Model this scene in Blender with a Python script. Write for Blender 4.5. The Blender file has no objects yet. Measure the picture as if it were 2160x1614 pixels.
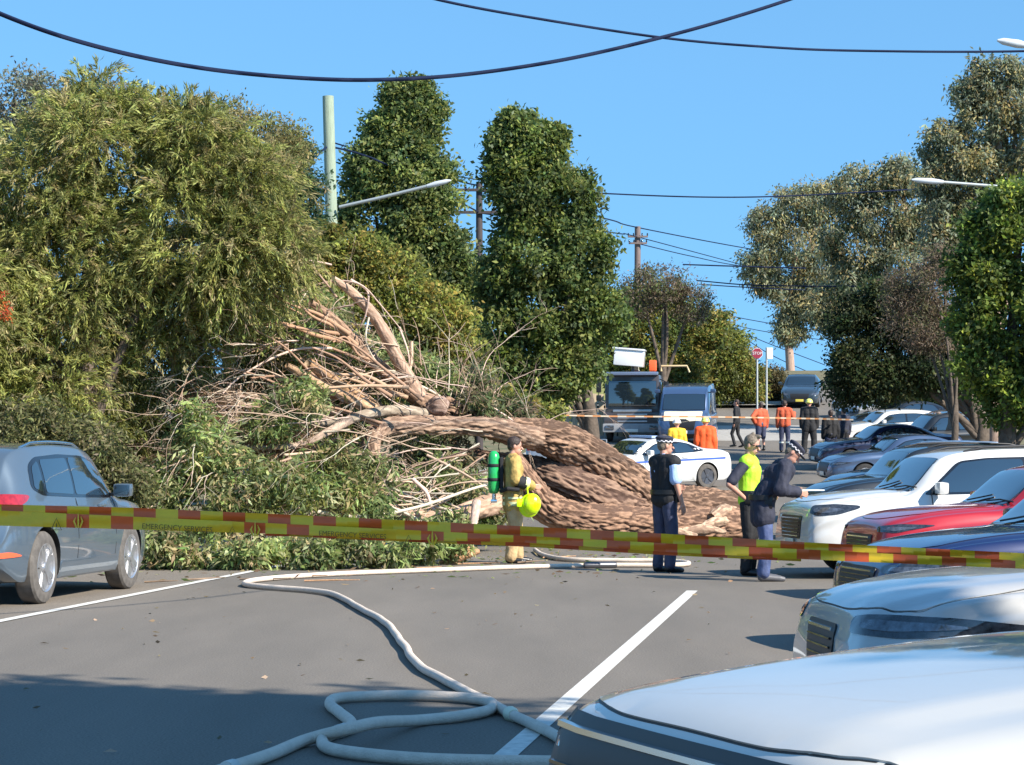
import bpy, bmesh, math, random
import numpy as np
from mathutils import Vector, Matrix, noise
from mathutils.bvhtree import BVHTree
from mathutils.geometry import delaunay_2d_cdt
from math import sin, cos, pi, radians, atan2, atan, hypot

C = bpy.context.scene.collection
SC = bpy.context.scene
rng = np.random.default_rng(7)
random.seed(7)

# ------------------------------------------------------------------ camera
F, CX, CY, H = 5000.0, 1080.0, 807.0, 1.55
TILT = atan(150 / F)
cam = bpy.data.cameras.new("camera")
cam.sensor_width = 36; cam.lens = F / 2160 * 36; cam.clip_end = 2000; cam.clip_start = .1
camo = bpy.data.objects.new("camera", cam); C.objects.link(camo)
camo.location = (0, 0, H); camo.rotation_euler = (pi / 2 + TILT, 0, 0)
SC.camera = camo

def W(px, py, Y):
    """world point seen at photo pixel (px, py) at depth Y"""
    u = (px - CX) / F; v = (CY - py) / F
    d = (u, cos(TILT) - v * sin(TILT), sin(TILT) + v * cos(TILT))
    k = Y / d[1]
    return Vector((d[0] * k, Y, H + d[2] * k))

# ------------------------------------------------------------------ light
SUN_EL = radians(37); AZ = (0.80, -0.60)
w = bpy.data.worlds.new("World"); SC.world = w; w.use_nodes = True
nt = w.node_tree; bg = nt.nodes['Background']
sky = nt.nodes.new('ShaderNodeTexSky'); sky.sky_type = 'NISHITA'; sky.sun_disc = False
sky.sun_elevation = SUN_EL; sky.sun_rotation = atan2(AZ[0], AZ[1])
sky.air_density = 1.35; sky.dust_density = 0.0; sky.ozone_density = 3.2; sky.altitude = 0
tcw = nt.nodes.new('ShaderNodeTexCoord'); mpw = nt.nodes.new('ShaderNodeVectorMath'); mpw.operation = 'MULTIPLY_ADD'
mpw.inputs[1].default_value = (1, 1, .75); mpw.inputs[2].default_value = (0, 0, .30)
nrw = nt.nodes.new('ShaderNodeVectorMath'); nrw.operation = 'NORMALIZE'
nt.links.new(tcw.outputs['Generated'], mpw.inputs[0]); nt.links.new(mpw.outputs[0], nrw.inputs[0]); nt.links.new(nrw.outputs[0], sky.inputs[0])
mulw = nt.nodes.new('ShaderNodeVectorMath'); mulw.operation = 'MULTIPLY'; mulw.inputs[1].default_value = (.62, .93, 1.04)
nt.links.new(sky.outputs[0], mulw.inputs[0]); nt.links.new(mulw.outputs[0], bg.inputs[0]); bg.inputs[1].default_value = 0.12
sun = bpy.data.lights.new("sun", 'SUN'); sun.energy = 5.0; sun.angle = radians(.53); sun.color = (1, .93, .82)
suno = bpy.data.objects.new("sun", sun); C.objects.link(suno)
tosun = Vector((AZ[0] * cos(SUN_EL), AZ[1] * cos(SUN_EL), sin(SUN_EL)))
suno.rotation_euler = tosun.to_track_quat('Z', 'Y').to_euler()
suno.location = tosun * 60
SC.view_settings.view_transform = 'Standard'; SC.view_settings.look = 'None'
SC.view_settings.exposure = 0.95; SC.view_settings.gamma = 1
SC.render.engine = 'CYCLES'

# ------------------------------------------------------------------ object helpers
def tag(o, label=None, cat=None, group=None, kind=None):
    if label: o['label'] = label
    if cat: o['category'] = cat
    if group: o['group'] = group
    if kind: o['kind'] = kind
    return o

def empty(name, loc=(0, 0, 0), label=None, cat=None, group=None, rz=0, parent=None):
    o = bpy.data.objects.new(name, None); C.objects.link(o)
    o.location = loc; o.rotation_euler = (0, 0, rz); o.empty_display_size = .1
    if parent: o.parent = parent
    return tag(o, label, cat, group)

def link(name, me, mat=None, parent=None, smooth=None):
    o = bpy.data.objects.new(name, me); C.objects.link(o)
    if mat is not None:
        for m in (mat if isinstance(mat, (list, tuple)) else [mat]): me.materials.append(m)
    if parent is not None: o.parent = parent
    if smooth is not None and len(me.polygons):
        me.polygons.foreach_set('use_smooth', [True] * len(me.polygons))
        if smooth < 180: me.set_sharp_from_angle(angle=radians(smooth))
    return o

def npmesh(name, V, Fc, tint=None, mi=None):
    """V (n,3), Fc (m,k) uniform faces"""
    V = np.asarray(V, dtype=np.float32); Fc = np.asarray(Fc, dtype=np.int32)
    me = bpy.data.meshes.new(name); k = Fc.shape[1]; m = len(Fc)
    me.vertices.add(len(V)); me.vertices.foreach_set('co', V.ravel())
    me.loops.add(m * k); me.loops.foreach_set('vertex_index', Fc.ravel())
    me.polygons.add(m); me.polygons.foreach_set('loop_start', np.arange(0, m * k, k, dtype=np.int32))
    if mi is not None: me.polygons.foreach_set('material_index', np.asarray(mi, dtype=np.int32))
    me.update(calc_edges=True)
    if tint is not None:
        a = me.attributes.new('tint', 'FLOAT_COLOR', 'FACE')
        t = np.ones((m, 4), dtype=np.float32); t[:, :3] = tint; a.data.foreach_set('color', t.ravel())
    return me

class MB:
    """collects boxes, tubes, lathes into one mesh"""
    def __init__(s): s.v = []; s.f = []; s.m = []
    def add(s, vs, fs, mi=0):
        o = len(s.v); s.v += [tuple(v) for v in vs]; s.f += [tuple(i + o for i in f) for f in fs]; s.m += [mi] * len(fs)
    def box(s, c, d, rz=0, bev=0.0, mi=0, rot=None, taper=1.0):
        hx, hy, hz = d[0] / 2, d[1] / 2, d[2] / 2
        bm = bmesh.new(); bmesh.ops.create_cube(bm, size=1)
        for v in bm.verts:
            k = taper if v.co.z > 0 else 1
            v.co = Vector((v.co.x * 2 * hx * k, v.co.y * 2 * hy * k, v.co.z * 2 * hz))
        if bev > 0:
            bmesh.ops.bevel(bm, geom=bm.edges[:], offset=bev, segments=2, affect='EDGES', profile=.7)
        M = (rot if rot is not None else Matrix.Rotation(rz, 3, 'Z'))
        bm.verts.ensure_lookup_table()
        s.add([M @ v.co + Vector(c) for v in bm.verts], [[v.index for v in f.verts] for f in bm.faces], mi); bm.free()
        return s
    def tube(s, pts, rad, n=8, mi=0, cap=True):
        pts = [Vector(p) for p in pts]
        if not hasattr(rad, '__len__'): rad = [rad] * len(pts)
        vs = []; up = None
        for i, p in enumerate(pts):
            a = pts[max(i - 1, 0)]; b = pts[min(i + 1, len(pts) - 1)]; t = (b - a).normalized()
            if up is None: up = t.orthogonal().normalized()
            else: up = (up - t * up.dot(t)).normalized()
            bi = t.cross(up)
            for k in range(n):
                an = 2 * pi * k / n; vs.append(p + (up * cos(an) + bi * sin(an)) * rad[i])
        fs = []
        for i in range(len(pts) - 1):
            for k in range(n):
                k2 = (k + 1) % n; fs.append((i * n + k, i * n + k2, (i + 1) * n + k2, (i + 1) * n + k))
        if cap: fs.append(tuple(range(n - 1, -1, -1))); fs.append(tuple((len(pts) - 1) * n + k for k in range(n)))
        s.add(vs, fs, mi); return s
    def lathe(s, prof, c=(0, 0, 0), axis='Z', n=24, mi=0):
        vs = []; fs = []; c = Vector(c)
        for r, h in prof:
            for k in range(n):
                an = 2 * pi * k / n; a, b = r * cos(an), r * sin(an)
                vs.append(c + (Vector((a, b, h)) if axis == 'Z' else Vector((a, h, b)) if axis == 'Y' else Vector((h, a, b))))
        for i in range(len(prof) - 1):
            for k in range(n):
                k2 = (k + 1) % n; fs.append((i * n + k, i * n + k2, (i + 1) * n + k2, (i + 1) * n + k))
        if prof[0][0] > 1e-5: fs.append(tuple(range(n - 1, -1, -1)))
        if prof[-1][0] > 1e-5: fs.append(tuple((len(prof) - 1) * n + k for k in range(n)))
        s.add(vs, fs, mi); return s
    def build(s, name, mat, parent=None, smooth=40):
        me = bpy.data.meshes.new(name); me.from_pydata(s.v, [], s.f)
        if any(s.m): me.polygons.foreach_set('material_index', s.m)
        bm = bmesh.new(); bm.from_mesh(me); bmesh.ops.recalc_face_normals(bm, faces=bm.faces[:]); bm.to_mesh(me); bm.free()
        return link(name, me, mat, parent, smooth)

def spline(pts, n):
    """Catmull-Rom through pts -> n samples per span"""
    P = [np.array(p, float) for p in pts]; P = [2 * P[0] - P[1]] + P + [2 * P[-1] - P[-2]]; out = []
    for i in range(1, len(P) - 2):
        for k in range(n):
            t = k / n
            out.append(.5 * ((2 * P[i]) + (-P[i - 1] + P[i + 1]) * t + (2 * P[i - 1] - 5 * P[i] + 4 * P[i + 1] - P[i + 2]) * t * t
                             + (-P[i - 1] + 3 * P[i] - 3 * P[i + 1] + P[i + 2]) * t ** 3))
    out.append(P[-2]); return out

# ------------------------------------------------------------------ materials
def mat(name, col, rough=.5, metal=0, var=0, vscale=8, bump=0, bscale=30, coat=0, spec=.5, ior=None, emit=None, stretch=None, col2=None, trans=0):
    m = bpy.data.materials.new(name); m.use_nodes = True; n = m.node_tree; b = n.nodes['Principled BSDF']
    b.inputs['Base Color'].default_value = (*col, 1); b.inputs['Roughness'].default_value = rough
    b.inputs['Metallic'].default_value = metal; b.inputs['Coat Weight'].default_value = coat
    b.inputs['Coat Roughness'].default_value = .03
    b.inputs['Specular IOR Level'].default_value = spec
    if ior: b.inputs['IOR'].default_value = ior
    if trans: b.inputs['Transmission Weight'].default_value = trans
    if emit: b.inputs['Emission Color'].default_value = (*emit, 1); b.inputs['Emission Strength'].default_value = 1
    if var or bump:
        tc = n.nodes.new('ShaderNodeTexCoord'); mp = n.nodes.new('ShaderNodeMapping'); n.links.new(tc.outputs['Object'], mp.inputs[0])
        if stretch: mp.inputs['Scale'].default_value = stretch
    if var or col2:
        nz = n.nodes.new('ShaderNodeTexNoise'); nz.inputs['Scale'].default_value = vscale; nz.inputs['Detail'].default_value = 6; nz.inputs['Roughness'].default_value = .65
        n.links.new(mp.outputs[0], nz.inputs['Vector'])
        r = n.nodes.new('ShaderNodeValToRGB'); r.color_ramp.elements[0].position = .34; r.color_ramp.elements[1].position = .66
        c2 = col2 if col2 else tuple(min(1, x * (1 + var)) for x in col)
        c1 = col if col2 else tuple(x * (1 - var) for x in col)
        r.color_ramp.elements[0].color = (*c1, 1); r.color_ramp.elements[1].color = (*c2, 1)
        n.links.new(nz.outputs[0], r.inputs[0]); n.links.new(r.outputs[0], b.inputs['Base Color'])
    if bump:
        nb = n.nodes.new('ShaderNodeTexNoise'); nb.inputs['Scale'].default_value = bscale; nb.inputs['Detail'].default_value = 8
        n.links.new(mp.outputs[0], nb.inputs['Vector'])
        bp = n.nodes.new('ShaderNodeBump'); bp.inputs['Strength'].default_value = bump; bp.inputs['Distance'].default_value = .02
        n.links.new(nb.outputs[0], bp.inputs['Height']); n.links.new(bp.outputs[0], b.inputs['Normal'])
    return m

def leafmat(name, trans=.5, rough=.55):
    m = bpy.data.materials.new(name); m.use_nodes = True; n = m.node_tree; b = n.nodes['Principled BSDF']; out = n.nodes['Material Output']
    at = n.nodes.new('ShaderNodeAttribute'); at.attribute_name = 'tint'; at.attribute_type = 'GEOMETRY'
    b.inputs['Roughness'].default_value = rough; b.inputs['Specular IOR Level'].default_value = .35
    tr = n.nodes.new('ShaderNodeBsdfTranslucent'); mx = n.nodes.new('ShaderNodeMixShader'); mx.inputs[0].default_value = trans
    n.links.new(at.outputs['Color'], b.inputs['Base Color']); n.links.new(at.outputs['Color'], tr.inputs[0])
    n.links.new(b.outputs[0], mx.inputs[1]); n.links.new(tr.outputs[0], mx.inputs[2]); n.links.new(mx.outputs[0], out.inputs[0])
    return m

M = {}
M['leaf'] = leafmat('leaf')
M['white_paint'] = mat('white_paint', (.78, .78, .77), .3, coat=1, var=.02, vscale=3)
M['black'] = mat('black_plastic', (.012, .012, .013), .45)
M['gloss_black'] = mat('gloss_black', (.008, .008, .01), .12, coat=.6)
M['glass'] = mat('car_glass', (.012, .02, .028), .03, ior=2.1, coat=1)
M['chrome'] = mat('chrome', (.75, .76, .78), .14, metal=1)
M['alloy'] = mat('alloy_rim', (.55, .55, .56), .32, metal=.85, var=.1)
M['dark_alloy'] = mat('dark_alloy', (.12, .12, .13), .35, metal=.7)
M['tyre'] = mat('tyre_rubber', (.028, .026, .025), .85, var=.35, vscale=10)
M['dusty_tyre'] = mat('dusty_tyre', (.10, .09, .08), .9, var=.3, vscale=10)
M['lamp_glass'] = mat('lamp_glass', (.12, .13, .15), .08, coat=1, metal=.5, var=.5, vscale=25)
M['dark_lamp'] = mat('dark_lamp', (.03, .033, .04), .08, coat=1, var=.6, vscale=22)
M['red_lamp'] = mat('red_lamp', (.30, .015, .02), .15, coat=1, var=.3, vscale=20)
M['orange_lamp'] = mat('orange_lamp', (.75, .12, .05), .25, coat=1)
M['plate'] = mat('number_plate', (.80, .78, .70), .5)
M['yellow_plate'] = mat('yellow_number_plate', (.75, .62, .10), .5)
M['wellblack'] = mat('wheel_well', (.01, .01, .01), .9)

# ------------------------------------------------------------------ terrain (road frame: a along the road, b to its right)
TH = radians(8.05); OX = -1.76
def AB(a, b): return (OX + a * sin(TH) + b * cos(TH), a * cos(TH) - b * sin(TH))
def toAB(x, y): dx = x - OX; return (dx * sin(TH) + y * cos(TH), dx * cos(TH) - y * sin(TH))
def ga(a):
    if a < 35: return 0.0
    if a < 122: return .00062 * (a - 35) ** 2
    s = .00062 * 2 * 87; t = min(a - 122, 45.0)
    return .00062 * 87 ** 2 + s * t - s * t * t / 90.0
def gz(x, y): return ga(toAB(x, y)[0])
ASTA = list(np.arange(-40, 30, 5.)) + list(np.arange(30, 175, 3.)) + [185, 200, 240, 300, 420, 700, 1200]
def sheet(name, b0, b1, dz, material, a0=-1e9, a1=1e9, nb=1, kind='structure', jag=0):
    A = sorted(set([a for a in ASTA if a0 < a < a1] + ([a0] if a0 > -1e8 else []) + ([a1] if a1 < 1e8 else [])))
    vs = []; fs = []
    for i, a in enumerate(A):
        for k in range(nb + 1):
            b = b0 + (b1 - b0) * k / nb
            if jag and k in (0, nb): b += noise.noise(Vector((a * .35, b0, 3))) * jag
            x, y = AB(a, b); vs.append((x, y, ga(a) + dz))
    for i in range(len(A) - 1):
        for k in range(nb):
            p = i * (nb + 1) + k; fs.append((p, p + 1, p + nb + 2, p + nb + 1))
    me = bpy.data.meshes.new(name); me.from_pydata(vs, [], fs); o = link(name, me, material, smooth=180); tag(o, kind=kind); return o

def asphalt(name, c1, c2):
    m = bpy.data.materials.new(name); m.use_nodes = True; n = m.node_tree; b = n.nodes['Principled BSDF']; b.inputs['Roughness'].default_value = .88
    tc = n.nodes.new('ShaderNodeTexCoord')
    def nz(s, d=6, st=None):
        x = n.nodes.new('ShaderNodeTexNoise'); x.inputs['Scale'].default_value = s; x.inputs['Detail'].default_value = d; x.inputs['Roughness'].default_value = .6
        if st:
            mp = n.nodes.new('ShaderNodeMapping'); mp.inputs['Rotation'].default_value = (0, 0, TH); mp.inputs['Scale'].default_value = st
            n.links.new(tc.outputs['Object'], mp.inputs[0]); n.links.new(mp.outputs[0], x.inputs['Vector'])
        else: n.links.new(tc.outputs['Object'], x.inputs['Vector'])
        return x
    big = nz(.9, 5, (1, .18, 1)); fine = nz(70, 3)
    r = n.nodes.new('ShaderNodeValToRGB'); r.color_ramp.elements[0].position = .3; r.color_ramp.elements[1].position = .7
    r.color_ramp.elements[0].color = (*c1, 1); r.color_ramp.elements[1].color = (*c2, 1); n.links.new(big.outputs[0], r.inputs[0])
    r2 = n.nodes.new('ShaderNodeValToRGB'); r2.color_ramp.elements[0].position = .3; r2.color_ramp.elements[1].position = .75
    r2.color_ramp.elements[0].color = (.60, .60, .60, 1); r2.color_ramp.elements[1].color = (1.42, 1.40, 1.37, 1); n.links.new(fine.outputs[0], r2.inputs[0])
    mx = n.nodes.new('ShaderNodeMix'); mx.data_type = 'RGBA'; mx.blend_type = 'MULTIPLY'; mx.inputs[0].default_value = 1
    n.links.new(r.outputs[0], mx.inputs[6]); n.links.new(r2.outputs[0], mx.inputs[7]); n.links.new(mx.outputs[2], b.inputs['Base Color'])
    bp = n.nodes.new('ShaderNodeBump'); bp.inputs['Strength'].default_value = .35; bp.inputs['Distance'].default_value = .01
    n.links.new(fine.outputs[0], bp.inputs['Height']); n.links.new(bp.outputs[0], b.inputs['Normal'])
    return m
M['road'] = asphalt('road_asphalt', (.125, .110, .092), (.172, .150, .125))
M['shoulder'] = asphalt('shoulder_asphalt', (.15, .125, .10), (.20, .17, .135))
M['ground'] = mat('ground_soil', (.07, .085, .03), .95, var=.5, vscale=1.2, bump=.5, bscale=20, col2=(.20, .15, .085))
M['line'] = mat('line_paint', (.60, .58, .53), .7, var=.18, vscale=14)
M['concrete'] = mat('concrete', (.33, .31, .28), .85, var=.15, vscale=5)
sheet('ground', -400, 400, -.02, M['ground'], nb=40)
sheet('road', -6.6, 6.0, 0, M['road'], a0=-40, a1=130)
sheet('road_shoulder', -9.4, -6.0, .004, M['shoulder'], a0=-40, a1=150, nb=3, jag=.15)
sheet('edge_line', -6.07, -5.95, .008, M['line'], a0=10, a1=95)
sheet('lane_line', -.062, .062, .004, M['line'], a0=12.25, a1=27.1)
# worn parking-bay marks and kerbs
def kerb(b0, b1, a0, a1):
    A = [a for a in ASTA if a0 < a < a1]; vs = []; fs = []
    for a in A:
        for b, z in ((b0, -.05), (b0 + .02, .125), (b1 - .02, .135), (b1, -.05)):
            x, y = AB(a, b); vs.append((x, y, ga(a) + z))
    for i in range(len(A) - 1):
        for k in range(3): p = i * 4 + k; fs.append((p, p + 1, p + 5, p + 4))
    me = bpy.data.meshes.new('kerb'); me.from_pydata(vs, [], fs); o = link('kerb', me, M['concrete']); tag(o, kind='structure')
kerb(6.0, 6.18, -30, 150); kerb(-9.6, -9.42, -30, 110)
sheet('verge', 6.18, 14, .11, M['ground'], nb=4)
sheet('verge', -20, -9.6, .11, M['ground'], nb=4, a1=110)
# cross street at the top of the block with its kerb and grass
def cross(name, a0, a1, b0, b1, dz, m):
    vs = []; fs = []; n = 14
    for i in range(n + 1):
        b = b0 + (b1 - b0) * i / n
        for a in (a0, a1): x, y = AB(a, b); vs.append((x, y, ga(a) + dz))
    for i in range(n): fs.append((2 * i, 2 * i + 2, 2 * i + 3, 2 * i + 1))
    me = bpy.data.meshes.new(name); me.from_pydata(vs, [], fs); tag(link(name, me, m), kind='structure')
M['grass'] = mat('dry_grass', (.12, .15, .03), .95, var=.3, vscale=3, bump=.6, bscale=40, col2=(.28, .25, .07))
cross('cross_kerb', 112, 112.6, -22, -.8, .16, M['concrete'])
cross('cross_street', 102, 112, -30, -6.6, .004, M['road'])
cross('footpath', 112.6, 114.5, -22, -.8, .14, M['concrete'])
cross('grass_bank', 114.5, 129, -26, -3.2, .16, M['grass'])
cross('road_patch', 92.5, 101.5, -4.4, 2.2, .0045, M['concrete'])
# ================================================================== cars
def pchip(xs, ys, x):
    xs = np.array(xs, float); ys = np.array(ys, float); h = np.diff(xs); d = np.diff(ys) / h; m = np.zeros(len(xs))
    m[0] = d[0]; m[-1] = d[-1]
    for i in range(1, len(xs) - 1):
        if d[i - 1] * d[i] > 0:
            w1 = 2 * h[i] + h[i - 1]; w2 = h[i] + 2 * h[i - 1]; m[i] = (w1 + w2) / (w1 / d[i - 1] + w2 / d[i])
    x = np.clip(x, xs[0], xs[-1]); i = np.clip(np.searchsorted(xs, x) - 1, 0, len(xs) - 2); t = (x - xs[i]) / h[i]
    return (ys[i] * (2 * t ** 3 - 3 * t * t + 1) + h[i] * m[i] * (t ** 3 - 2 * t * t + t) + ys[i + 1] * (-2 * t ** 3 + 3 * t * t) + h[i] * m[i + 1] * (t ** 3 - t * t))

def cr(tab, x): return pchip([p[0] for p in tab], [p[1] for p in tab], x)

STY = {
 'suv': dict(L=4.6, W=1.86, H=1.68, wb=(.19, .79), R=.36,
   top=[(0, .42), (.010, .56), (.03, .655), (.055, .75), (.10, .915), (.14, .965), (.2, .985), (.35, 1), (.5, .99), (.58, .965), (.62, .935), (.735, .665), (.80, .645), (.88, .61), (.94, .565), (.975, .51), (.992, .46), (1, .38)],
   belt=[(0, .36), (.03, .58), (.1, .64), (.3, .625), (.6, .60), (.735, .59), (.85, .565), (.94, .50), (.985, .42), (1, .33)],
   roof=[(0, .80), (.05, .76), (.1, .72), (.2, .76), (.5, .775), (.62, .75), (.72, .80), (.80, .84), (1, .84)],
   dlo=[(.135, .72), (.19, .672), (.40, .652), (.69, .635), (.665, .69), (.585, .892), (.50, .92), (.35, .93), (.20, .912), (.155, .86)],
   g=[[(.215, .69), (.39, .672), (.39, .905), (.225, .895)], [(.405, .67), (.672, .652), (.578, .878), (.5, .905), (.405, .908)], [(.152, .72), (.2, .69), (.21, .89), (.17, .85)]],
   ws=(.632, .725), rw=(.69, .90)),
 'sedan': dict(L=4.75, W=1.84, H=1.44, wb=(.20, .80), R=.335,
   top=[(0, .42), (.010, .60), (.025, .70), (.06, .745), (.14, .765), (.19, .79), (.30, .925), (.37, .98), (.45, 1), (.52, .985), (.57, .95), (.70, .69), (.78, .668), (.88, .62), (.94, .565), (.975, .50), (.992, .45), (1, .36)],
   belt=[(0, .36), (.03, .64), (.1, .68), (.3, .675), (.6, .64), (.70, .625), (.85, .58), (.94, .50), (.985, .42), (1, .31)],
   roof=[(0, .84), (.1, .80), (.2, .74), (.35, .70), (.5, .72), (.58, .73), (.69, .80), (.80, .84), (1, .84)],
   dlo=[(.205, .735), (.30, .705), (.45, .69), (.655, .67), (.625, .745), (.55, .88), (.47, .925), (.38, .92), (.31, .88), (.25, .80)],
   g=[[(.285, .72), (.42, .705), (.42, .91), (.385, .905), (.32, .865)], [(.435, .705), (.64, .685), (.545, .868), (.47, .91), (.435, .91)]],
   ws=(.582, .69), rw=(.0, .0)),
 'hatch': dict(L=4.45, W=1.80, H=1.45, wb=(.19, .80), R=.33,
   top=[(0, .42), (.010, .58), (.03, .68), (.06, .76), (.13, .90), (.20, .96), (.3, .99), (.42, 1), (.52, .985), (.58, .95), (.71, .69), (.78, .668), (.88, .625), (.94, .575), (.975, .52), (.992, .46), (1, .36)],
   belt=[(0, .36), (.03, .62), (.1, .69), (.3, .665), (.6, .64), (.71, .625), (.85, .59), (.94, .52), (.985, .44), (1, .31)],
   roof=[(0, .82), (.1, .76), (.2, .74), (.35, .73), (.5, .74), (.58, .74), (.70, .80), (.80, .84), (1, .84)],
   dlo=[(.16, .76), (.25, .715), (.45, .69), (.66, .67), (.635, .73), (.56, .88), (.47, .915), (.34, .915), (.24, .89)],
   g=[[(.22, .74), (.41, .705), (.41, .90), (.34, .90), (.26, .88)], [(.425, .705), (.645, .685), (.552, .868), (.47, .90), (.425, .902)]],
   ws=(.592, .70), rw=(.74, .90)),
 'van': dict(L=4.9, W=1.95, H=1.98, wb=(.18, .82), R=.34,
   top=[(0, .5), (.008, .80), (.02, .93), (.05, .98), (.2, 1), (.5, 1), (.66, .985), (.73, .95), (.78, .89), (.885, .60), (.92, .565), (.96, .51), (.985, .45), (1, .36)],
   belt=[(0, .45), (.03, .52), (.3, .52), (.7, .52), (.86, .50), (.94, .45), (.985, .38), (1, .31)],
   roof=[(0, .84), (.1, .88), (.5, .88), (.72, .86), (.8, .84), (.88, .84), (1, .84)],
   dlo=[(.62, .56), (.84, .545), (.835, .60), (.765, .86), (.72, .89), (.62, .89)],
   g=[[(.63, .58), (.825, .565), (.755, .85), (.72, .87), (.63, .87)]],
   ws=(.79, .875), rw=(.60, .88)),
}

def carbody(S, L, Wd, Hh, bulge=0):
    u = (1 - np.cos(np.linspace(0, pi, 90))) / 2
    u = np.sort(np.concatenate([u, np.linspace(.1, .96, 40)]))
    u = u[np.concatenate([[True], np.diff(u) > .0012])]
    top = cr(S['top'], u) * Hh; belt = np.minimum(cr(S['belt'], u) * Hh, top - .035)
    bot = cr([(0, .26), (.03, .2), (.08, .145), (.5, .14), (.92, .145), (.97, .17), (1, .22)], u) * Hh
    hw = cr(S.get('hw', [(0, .76), (.012, .85), (.04, .92), (.12, .975), (.25, 1), (.75, 1), (.87, .975), (.93, .935), (.965, .88), (.988, .80), (1, .66)]), u) * Wd / 2
    rw = cr(S['roof'], u) * hw
    ctl = np.zeros((len(u), 13, 2))
    z = lambda t: bot + (belt - bot) * t
    rows = [(0 * hw, bot), (.82 * hw, bot), (.95 * hw, bot + .04), (.985 * hw, z(.28)), (1.0 * hw, z(.5)), (.992 * hw, z(.72)), (1.0 * hw, z(.88)), (.965 * hw, belt),
            ((.965 * hw + rw) / 2 + .018, (belt + top) / 2 - .004), (rw, top - .05), (.88 * rw, top - .016), (.5 * rw, top + .0), (0 * hw, top + .006)]
    for k, (y, zz) in enumerate(rows): ctl[:, k, 0] = y; ctl[:, k, 1] = zz
    # sample sections
    E = np.concatenate([ctl[:, 1:2] * [-1, 1], ctl, ctl[:, -2:-1] * [-1, 1]], axis=1); out = []
    for i in range(1, E.shape[1] - 2):
        for k in range(4):
            t = k / 4
            a, b, c, d = E[:, i - 1], E[:, i], E[:, i + 1], E[:, i + 2]
            out.append(.5 * (2 * b + (c - a) * t + (2 * a - 5 * b + 4 * c - d) * t * t + (-a + 3 * b - 3 * c + d) * t ** 3))
    out.append(ctl[:, -1]); S2 = np.stack(out, 1)  # ns, m, 2
    if bulge:
        hood = np.clip((u - S['ws'][1] - .01) / .03, 0, 1) * np.clip((1.0 - u) / .06, 0, 1)
        yy = np.abs(S2[:, :, 0]) / (Wd / 2); s = np.clip((.60 - yy) / .06, 0, 1); s = s * s * (3 - 2 * s)
        isup = np.arange(S2.shape[1]) > 30
        S2[:, :, 1] += hood[:, None] * s * bulge * isup[None, :]
    x = (u - .5) * L; m = S2.shape[1]; ring = []
    V = []
    for i in range(len(u)):
        half = [(x[i], S2[i, k, 0], S2[i, k, 1]) for k in range(m)]
        V += half + [(a, -b, c) for a, b, c in half[-2:0:-1]]
    R = 2 * m - 2; Fs = []
    for i in range(len(u) - 1):
        for k in range(R): k2 = (k + 1) % R; Fs.append((i * R + k, (i + 1) * R + k, (i + 1) * R + k2, i * R + k2))
    me = bpy.data.meshes.new('car_body')
    n0 = len(V); V.append((x[0] - .012, 0, float(bot[0] + top[0]) / 2)); V.append((x[-1] + .012, 0, float(bot[-1] + top[-1]) / 2))
    for k in range(R):
        k2 = (k + 1) % R; Fs.append((n0, k, k2)); Fs.append((n0 + 1, (len(u) - 1) * R + k2, (len(u) - 1) * R + k))
    me.from_pydata(V, [], Fs)
    bm = bmesh.new(); bm.from_mesh(me); bmesh.ops.recalc_face_normals(bm, faces=bm.faces[:]); bvh = BVHTree.FromBMesh(bm); bm.to_mesh(me); bm.free()
    return me, bvh

def chaikin(P, it=2):
    for _ in range(it):
        Q = []
        for i in range(len(P)):
            a, b = P[i], P[(i + 1) % len(P)]
            Q += [(a[0] * .8 + b[0] * .2, a[1] * .8 + b[1] * .2), (a[0] * .2 + b[0] * .8, a[1] * .2 + b[1] * .8)]
        P = Q
    return P

def roundpoly(P, r):
    out = []; n = len(P)
    for i in range(n):
        a, b, c = Vector(P[i - 1]), Vector(P[i]), Vector(P[(i + 1) % n]); d1 = min(r, (a - b).length * .4); d2 = min(r, (c - b).length * .4)
        p, q = b + (a - b).normalized() * d1, b + (c - b).normalized() * d2
        for t in (0, .25, .5, .75, 1): out.append(tuple(p * (1 - t) ** 2 + b * 2 * t * (1 - t) + q * t * t))
    return out
def inside(P, x, y):
    c = False; n = len(P)
    for i in range(n):
        x1, y1 = P[i]; x2, y2 = P[i - 1]
        if (y1 > y) != (y2 > y) and x < (x2 - x1) * (y - y1) / (y2 - y1) + x1: c = not c
    return c

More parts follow.
